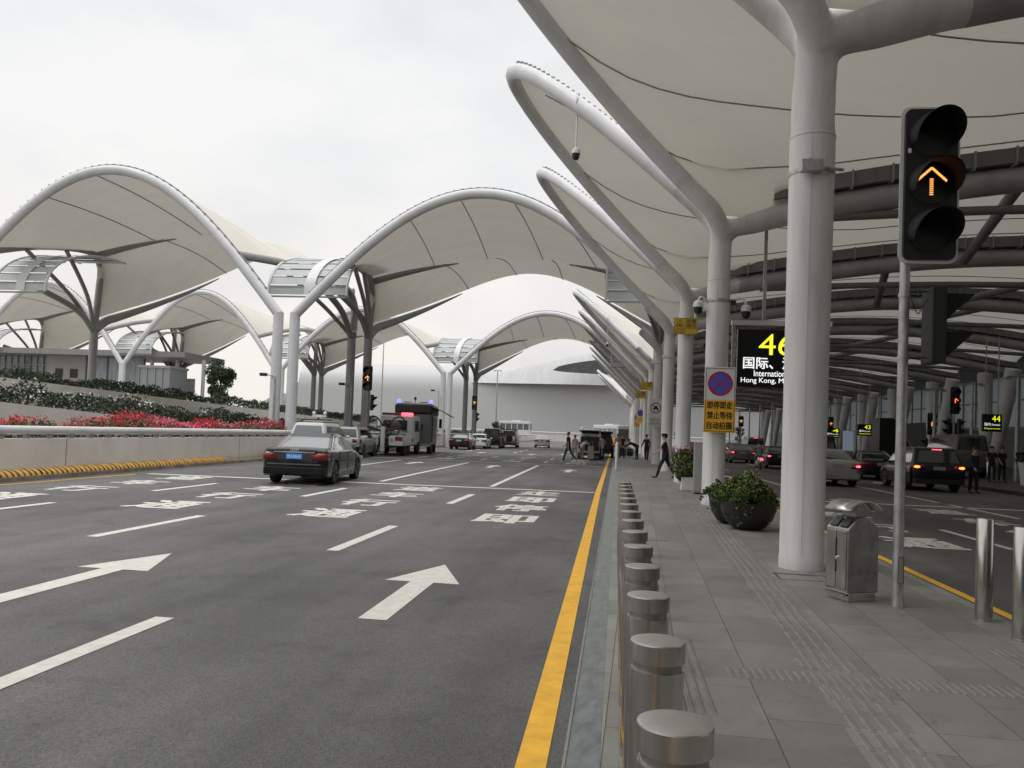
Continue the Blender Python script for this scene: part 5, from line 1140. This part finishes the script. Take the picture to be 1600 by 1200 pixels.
obj('winch', MB().lathe([(0, -.4), (.22, -.4), (.22, .4), (0, .4)], (0, 2.2, 1.35), 16, 'X', False), galv, tt, True)
gear = MB()
for i in range(26): gear.box((random.uniform(-.9, .9), random.uniform(.4, 2.8), random.uniform(1.25, 1.75)), (random.uniform(.08, .3), random.uniform(.1, .3), random.uniform(.05, .22)), random.uniform(0, 3))
obj('stowed_gear', gear, mat('stowed_gear', (.12, .12, .11), .5, var=.6, vscale=9), tt)
obj('cab', MB().prism(rr2(-1.1, 1.1, 3.5, 5.9, .18), .6, 2.5), P_white, tt, bevel=.08); obj('rear_window', MB().b2(-.7, .7, 3.46, 3.499, 1.55, 2.2), glassdark, tt)
for s in (-1, 1): obj('side_window', MB().b2(min(s*1.101, s*1.115), max(s*1.101, s*1.115), 4.0, 5.4, 1.5, 2.2), glassdark, tt); obj('mirror', MB().box((s*1.3, 5.5, 1.8), (.12, .1, .4)), blackm, tt)
lbr = obj('light_bar', MB().b2(-1.0, .25, 3.55, 3.85, 2.52, 2.68), mat('light_bar_lens', (.25, .03, .03), .2, var=.4, vscale=3), tt, bevel=.03); obj('lit_beacon', MB().b2(.30, 1.0, 3.5, 3.85, 2.52, 2.70), redlit, tt, bevel=.03)
# dark roofed service truck
st_ = thing('service_truck', 'tall service truck with dark awning roof and blue beacons behind the recovery truck', 'truck', (-13.8, 54.2, ZR), radians(9))
obj('body', MB().prism(rr2(-1.25, 1.2, 0, 6.6, .15), .6, 2.7), mat('truck_body_grey', (.16, .16, .165), .4, var=.1), st_, bevel=.04); obj('roof_cover', MB().prism(rr2(-1.32, 1.28, -.1, 6.7, .2), 2.702, 3.38), mat('dark_cover', (.02, .02, .02), .5), st_, bevel=.14)
obj('roof_edge', MB().prism(rr2(-1.2, 1.15, .1, 6.5, .2), 3.382, 3.46), white, st_, bevel=.02)
obj('awning', MB().grid(lambda a, b: (1.2+1.3*a, .2+6*b, 3.20-.55*a**1.5), 8, 2), MATS['dark_cover'], st_, True, solid=.05)
for s in (-1, 1):
    obj('blue_beacon', MB().lathe([(0, .24), (.10, .2), (.14, .05), (.14, 0)], (s*1.1+.02, .4, 3.47), 14, cap=False), bluelit, st_, True)
    for yy in (1.0, 2.0, 5.4): obj('wheel', MB().lathe([(0, -.14), (.45, -.14), (.45, .14), (0, .14)], (s*1.05, yy, .45), 22, 'X', False), rubber, st_, True)
    obj('mirror', MB().b2(min(s*1.35, s*1.55), max(s*1.35, s*1.55), 6.3, 6.4, 1.8, 2.5), blackm, st_)
q = MB(); q.box((0, .6, 3.55), (.05, .05, .3)); q.ell((0, .6, 3.78), (.10, .10, .12)); q.box((-.5, .5, 3.52), (.5, .05, .05)); q.box((.6, .5, 3.52), (.5, .05, .06)); obj('roof_equipment', q, blackm, st_)
ld = MB()
for i in range(6): ld.b2(1.21, 1.24, .5, 1.0, .9+.3*i, .96+.3*i)
for yy in (.5, 1.0): ld.b2(1.21, 1.25, yy-.02, yy+.02, .8, 2.6)
for yy in (1.6, 3.2): ld.b2(1.201, 1.22, yy, yy+.9, 1.0, 2.4)
obj('side_ladder', ld, blackm, st_); obj('side_panels', MB().b2(1.201, 1.215, 2.6, 3.1, .9, 2.5), white, st_)
obj('bumper', MB().b2(-1.2, 1.2, -.12, -.002, .5, .7), galv, st_)
# luggage trolley, suitcases
lt = thing('luggage_trolley', 'loaded luggage trolley with black bag on the pavement by the travellers', 'trolley', (1.0, 61.5, 0))
fr_ = MB()
for s in (-.28, .28): fr_.tube(smooth([(s, -.05, .15), (s, 0, .6), (s, .05, 1.02)]), .018, 8); fr_.tube([(s, -.05, .17), (s, .85, .14)], .018, 8)
fr_.tube([(-.28, .05, 1.02), (.28, .05, 1.02)], .02, 8); fr_.tube([(-.28, .85, .14), (.28, .85, .14)], .018, 8); fr_.tube([(-.28, 0, .55), (.28, 0, .55)], .012, 8); obj('frame', fr_, steel, lt, True)
for p in ((-.28, 0), (.28, 0), (0, .8)): obj('wheel', MB().lathe([(0, -.02), (.07, -.02), (.07, .02), (0, .02)], (p[0], p[1], .07), 14, 'X', False), rubber, lt, True)
bg_ = thing('travel_bag', 'black travel bag standing on the luggage trolley', 'bag', (1.0, 61.85, .17)); obj('bag_body', MB().prism(rr2(-.24, .24, -.22, .22, .12), 0, .58), mat('bag_black', (.012, .012, .013), .7), bg_, bevel=.08); obj('handle', MB().tube(smooth([(-.08, 0, .57), (-.06, 0, .65), (.06, 0, .65), (.08, 0, .57)]), .012, 6), blackm, bg_)
def case(x, y, z, c, lab, h=.66, rz=0):
    T = thing('suitcase', lab, 'suitcase', (x, y, z), rz); obj('shell', MB().prism(rr2(-.22, .22, -.13, .13, .06), .05, h), c, T, bevel=.03); obj('handle', MB().tube([(-.1, .08, h), (-.1, .08, h+.3), (.1, .08, h+.3), (.1, .08, h)], .01, 6), galv, T)
    for a in (-.17, .17):
        for b in (-.09, .09): obj('wheel', MB().lathe([(0, -.015), (.028, -.015), (.028, .015), (0, .015)], (a, b, .028), 10, 'X', False), rubber, T)
case(-1.75, 56.3, ZR, paint('case_beige', (.36, .32, .26), 0, .4), 'beige suitcase standing in front of the raised tailgate', .95); case(.55, 66, 0, paint('case_blue', (.06, .08, .12), 0, .4), 'dark suitcase beside the farther travellers on the pavement')
# ================================================================ PEOPLE
skin_m = mat('skin', (.42, .26, .18), .5, var=.08, vscale=20)
hair_m = mat('hair_black', (.010, .009, .008), .55)
def cloth(n, c): return mat('cloth_'+n, c, .85, var=.2, vscale=14, bump=.3, bscale=40)
C_black = cloth('black', (.012, .012, .014)); C_white = cloth('white', (.55, .55, .54)); C_jean = cloth('denim', (.05, .07, .10)); C_grey = cloth('grey', (.22, .22, .23)); C_navy = cloth('navy', (.02, .024, .04)); C_pink = cloth('pale_pink', (.5, .36, .34)); C_beige = cloth('beige', (.35, .30, .24)); C_shoe = cloth('shoe', (.02, .02, .02)); C_wshoe = cloth('white_shoe', (.5, .5, .5))
def skinned(nodes, edges, root=0, lev=1):
    me = bpy.data.meshes.new('s'); me.from_pydata([n[0] for n in nodes], edges, []); o = bpy.data.objects.new('s', me); COL.objects.link(o)
    m = o.modifiers.new('k', 'SKIN'); s = o.modifiers.new('u', 'SUBSURF'); s.levels = lev; s.render_levels = lev
    for i, n in enumerate(nodes):
        r = n[1]; d = me.skin_vertices[0].data[i]; d.radius = (r, r) if not isinstance(r, tuple) else r; d.use_root = (i == root)
    e = bpy.data.meshes.new_from_object(o.evaluated_get(bpy.context.evaluated_depsgraph_get())); bpy.data.objects.remove(o)
    mb = MB(); mb.v = [tuple(v.co) for v in e.vertices]; mb.f = [tuple(p.vertices) for p in e.polygons]; mb.mi = [0]*len(mb.f); return mb
def person(lab, x, y, rz, top, bottom, shoes, H=1.70, bend=0, legs=((14, 6), (-14, 18)), arms=((-16, 20), (18, 25)), hat=None, hair='short', z=0, sleeves='short', turn=0, spread=.0, drop=0, group=None):
    T = thing('person', lab, 'person', (x, y, z), radians(rz), group); k = H/1.72
    pz = .91*k-drop; pel = Vector((0, 0, pz)); b = radians(bend)
    def up(l): return Vector((0, sin(b)*l, cos(b)*l))*k
    ch = pel+up(.33); nk = pel+up(.53); hd = nk+Vector((0, sin(b*.6)*.1+.01, cos(b*.6)*.1))*k; hc = hd+Vector((0, sin(b*.6)*.10+.015, cos(b*.6)*.10))*k
    L_ = {}
    for i, s in enumerate((-1, 1)):
        hip = pel+Vector((s*.095*k, 0, -.02)); a, kn = [radians(v) for v in legs[i]]
        kne = hip+Vector((s*(.01+spread), sin(a)*.43, -cos(a)*.43))*k; an = kne+Vector((0, sin(a-kn)*.41, -cos(a-kn)*.41))*k
        toe = an+Vector((s*.02, .16*cos(min(0, a-kn)*.6)+.0, -.045+.10*sin(min(0, a-kn))))*k; L_[s] = (hip, kne, an, toe)
        sh = nk+Vector((s*.175, 0, -.045))*k; a, el = [radians(v) for v in arms[i]]
        a += 0
        elb = sh+Vector((s*.05, sin(a)*.28, -cos(a)*.28))*k; wr_ = elb+Vector((0, sin(a+el)*.25, -cos(a+el)*.25))*k; L_[s*2] = (sh, elb, wr_)
    low = min(min(L_[s][2].z-.075*k, L_[s][3].z-.03*k) for s in (-1, 1)); off = Vector((0, 0, -low))
    mv = lambda v: v+off
    pel, ch, nk, hd, hc = map(mv, (pel, ch, nk, hd, hc)); L_ = {q: [mv(v) for v in w_] for q, w_ in L_.items()}
    nodes = [(pel, .11*k), (ch, (.13*k, .10*k)), (nk, .065*k), (hd, .055*k), (hc-Vector((0, -.01, .03))*k, .078*k), (hc+Vector((0, 0, .05))*k, .082*k)]; ed = [(0, 1), (1, 2), (2, 3), (3, 4), (4, 5)]
    for s in (-1, 1):
        i0 = len(nodes); nodes += [(L_[s][0], .082*k), (L_[s][1], .055*k), (L_[s][2], .036*k), (L_[s][3], .034*k)]; ed += [(0, i0), (i0, i0+1), (i0+1, i0+2), (i0+2, i0+3)]
        i0 = len(nodes); sh, elb, wr_ = L_[s*2]; d = (wr_-elb).normalized()
        nodes += [(sh, .052*k), (elb, .036*k), (wr_, .024*k), (wr_+d*.05*k, .032*k), (wr_+d*.09*k, .03*k)]; ed += [(2, i0), (i0, i0+1), (i0+1, i0+2), (i0+2, i0+3), (i0+3, i0+4)]
    body = skinned(nodes, ed)
    for s in (-1, 1):      # five fingers, curled
        sh, elb, wr_ = L_[s*2]; d = (wr_-elb).normalized(); u = Vector((0, 1, 0)) if abs(d.y) < .8 else Vector((0, 0, 1)); u = (u-d*u.dot(d)).normalized(); nrm = d.cross(u)*(-s)
        for f in range(4):
            ln = (.062, .075, .070, .055)[f]*k; p0 = wr_+d*.085*k+u*(.024-.016*f)*k
            body.tube([p0, p0+d*ln*.5+nrm*.006, p0+d*ln*.9+nrm*.026*k], [.0095*k, .009*k, .007*k], 6)
        p0 = wr_+d*.03*k+u*.028*k; body.tube([p0, p0+d*.035*k+u*.022*k, p0+d*.065*k+u*.026*k+nrm*.01], [.011*k, .0105*k, .008*k], 6)
    fw = Vector((0, cos(b*.6), -sin(b*.6))); ff = hc+fw*.085*k
    body.ell(ff+Vector((0, .012, -.01))*k, (.014*k, .02*k, .024*k), 8, 6)       # nose
    for s in (-1, 1): body.ell(hc+Vector((s*.083, 0, .0))*k, (.012*k, .022*k, .032*k), 8, 6)
    body.ell(hc+fw*.03*k-Vector((0, 0, .085))*k, (.045*k, .05*k, .04*k), 10, 6)
    obj('body', body, skin_m, T, True)
    fc = MB()
    for s in (-1, 1): fc.ell(hc+fw*.084*k+Vector((s*.032*k, 0, .018*k)), (.011*k, .006*k, .006*k), 8, 4)
    fc.ell(hc+fw*.088*k+Vector((0, 0, -.052*k)), (.022*k, .006*k, .006*k), 8, 4); obj('eyes_and_mouth', fc, mat('facial_feature', (.06, .025, .02), .5), T, True)
    tn = [(pel-up(.17), .15*k), (pel+up(.0), .155*k), (pel+up(.16), (.150*k, .135*k)), (ch, (.155*k, .118*k)), (nk-Vector((0, 0, .03)), .085*k)]; te = [(0, 1), (1, 2), (2, 3), (3, 4)]
    for s in (-1, 1):
        i0 = len(tn); sh, elb, wr_ = L_[s*2]
        tn += [(sh, .07*k), (sh.lerp(elb, .85), .055*k)]; te += [(4, i0), (i0, i0+1)]
        if sleeves == 'long': tn += [(wr_, .038*k)]; te += [(i0+1, i0+2)]
    obj('shirt', skinned(tn, te), top, T, True)
    bn = [(pel+Vector((0, 0, .0)), .145*k), (pel+up(.17), .135*k)]; be = [(0, 1)]
    for s in (-1, 1):
        i0 = len(bn); bn += [(L_[s][0], .10*k), (L_[s][1], .072*k), (L_[s][2]+Vector((0, 0, -.03)), .057*k)]; be += [(0, i0), (i0, i0+1), (i0+1, i0+2)]
    obj('trousers', skinned(bn, be), bottom, T, True)
    for s in (-1, 1): obj('shoe', skinned([(L_[s][2]-Vector((0, .02, .02)), .045*k), (L_[s][2].lerp(L_[s][3], .5)-Vector((0, 0, .02)), .048*k), (L_[s][3]+Vector((0, .02, -.0)), .038*k)], [(0, 1), (1, 2)]), shoes, T, True)
    hm = MB(); hm.ell(hc+Vector((0, -.018, .040))*k-fw*.012*k, (.094*k, .102*k, .088*k), 14, 10)
    if hair == 'long': hm.ell(hc+Vector((0, -.07, -.06))*k, (.085*k, .06*k, .15*k), 12, 8)
    obj('hair', hm, hair_m, T, True)
    if hat:
        c = MB(); c.lathe([(0, .10*k), (.07*k, .098*k), (.125*k, .075*k), (.118*k, .045*k), (.103*k, .02*k), (.103*k, -.005)], tuple(hc+Vector((0, 0, .05*k))), 20, cap=False); c.box(tuple(hc+Vector((0, .12*k, .045*k))), (.15*k, .13*k, .012), 0, -.25); obj('cap', c, hat, T, True)
    return T
person('guard in black uniform and peaked cap walking to the kerb', 1.95, 33.3, 82, C_black, C_black, C_shoe, 1.76, 2, ((24, 6), (-24, 14)), ((30, 22), (-22, 12)), hat=C_black)
person('person in dark shirt and jeans crossing behind the open van', -2.75, 47.0, 68, C_black, C_jean, C_wshoe, 1.74, 2, ((22, 8), (-24, 26)), ((-20, 15), (22, 30)))
person('person in pale pink shirt walking beside the person in jeans', -2.62, 51.8, 20, C_pink, C_beige, C_shoe, 1.56, 3)
person('person in white shirt bending into the open white van', -2.35, 56.0, -25, C_white, C_grey, C_shoe, 1.72, 62, ((3, 2), (-6, 4)), ((40, 10), (55, 10)), z=ZR)
person('person in patterned grey top standing at the open tailgate', -.98, 56.2, 10, C_grey, C_black, C_shoe, 1.62, 14, ((3, 2), (-4, 3)), ((30, 30), (35, 30)), z=ZR)
person('person in grey top standing at the kerb by the black SUV', .10, 60.4, 150, C_grey, C_grey, C_shoe, 1.74, 4, ((4, 2), (-5, 4)))
person('person in black with long hair standing beside the kerb traveller', .42, 61.3, 200, C_black, C_black, C_shoe, 1.72, 6, ((4, 2), (-5, 4)), hair='long')
person('person in black bending over beside the luggage trolley', 1.45, 59.2, 80, C_black, C_black, C_shoe, 1.72, 62, ((4, 3), (-5, 3)), ((50, 15), (60, 10)), sleeves='long')
person('person in black with white shoes standing by the far column', 2.0, 55.2, 150, C_black, C_black, C_wshoe, 1.74, 5, ((5, 3), (-5, 4)), sleeves='long')
person('small person in white crouching beyond the luggage trolley', .8, 66.5, 180, C_white, C_beige, C_shoe, 1.6, 20, ((50, 80), (40, 70)), z=0)
person('dark figure standing beside the black SUV with orange lights', 13.75, 33.6, 200, C_navy, C_black, C_shoe, 1.72, 2, ((4, 2), (-4, 3)), sleeves='long', z=ZR)
person('leftmost of two dark figures waiting below the 44 sign', 18.0, 42.0, 170, C_black, C_black, C_shoe, 1.68, 2, ((4, 2), (-4, 3)), z=.07); person('rightmost of two dark figures waiting below the 44 sign', 18.55, 42.2, 190, C_black, C_black, C_shoe, 1.66, 2, ((4, 2), (-4, 3)), z=.07)
person('dark figure waiting left of the signal pole across the road', 18.2, 52, 190, C_black, C_black, C_shoe, 1.7, 2, ((4, 2), (-4, 3)), z=.07); person('dark figure beside the far lamp poles across the road', 19.0, 57, 160, C_navy, C_black, C_shoe, 1.7, 2, ((4, 2), (-4, 3)), z=.07)
# scooter with rider
sc_ = thing('motor_scooter', 'dark scooter with pale panels left of the half hidden saloon', 'scooter', (8.35, 49.6, ZR), radians(2))
for yy in (-.55, .65): obj('wheel', MB().lathe([(0, -.05), (.2, -.05), (.25, 0), (.2, .05), (0, .05)], (0, yy, .25), 20, 'X', False), rubber, sc_, True)
obj('body', MB().tube(smooth([(0, -.75, .62), (0, -.4, .68), (0, -.05, .45), (0, .3, .32), (0, .5, .6), (0, .48, .95)]), [.09]+[.17]*14+[.12]*16, 10), P_white, sc_, True)
obj('seat', MB().prism(rr2(-.15, .15, -.75, .05, .12), .78, .86), blackm, sc_, bevel=.02); obj('handlebar', MB().tube([(-.34, .42, 1.02), (0, .48, .98), (.34, .42, 1.02)], .02, 8), blackm, sc_, True); obj('rear_lamp', MB().box((0, -.84, .66), (.18, .04, .08)), redlit, sc_)
obj('headlamp', MB().ell((0, .58, .85), (.09, .06, .08)), chrome, sc_, True)
person('rider in grey shirt and dark cap sitting on the scooter', 8.35, 49.45, 0, C_grey, C_black, C_shoe, 1.7, 8, ((78, 82), (78, 82)), ((42, 20), (42, 20)), hat=C_black, z=ZR+.28)
# roof mounted loudspeaker etc. on the far side: cash machine style kiosk with lit screen
ki = thing('info_panel', 'small lit blue and white panel standing far across the inner road', 'panel', (16.2, 60, .0)); obj('screen', MB().b2(-.35, .35, 0, .08, 1.2, 2.6), mat('panel_screen', (.18, .22, .28), .3, emit=.25, ecol=(.3, .36, .45)), ki); obj('stand', MB().b2(-.3, .3, .01, .07, -.08, 1.198), galv, ki)
sb = thing('shuttle_stair', 'black sloping stair enclosure across the road right of the signal pole', 'stair enclosure', (20.5, 62, .07)); q = MB(); poly(q, [(-1.6, 0), (-1.6, 3.6), (-.6, 3.6), (1.4, 0)], 0, 2.5); obj('enclosure', q, mat('enclosure_black', (.01, .01, .01), .4), sb); q = MB(); q.tube([(-.55, -.03, 3.62), (1.45, -.03, .02)], .06, 8); obj('edge_rail', q, galv, sb)
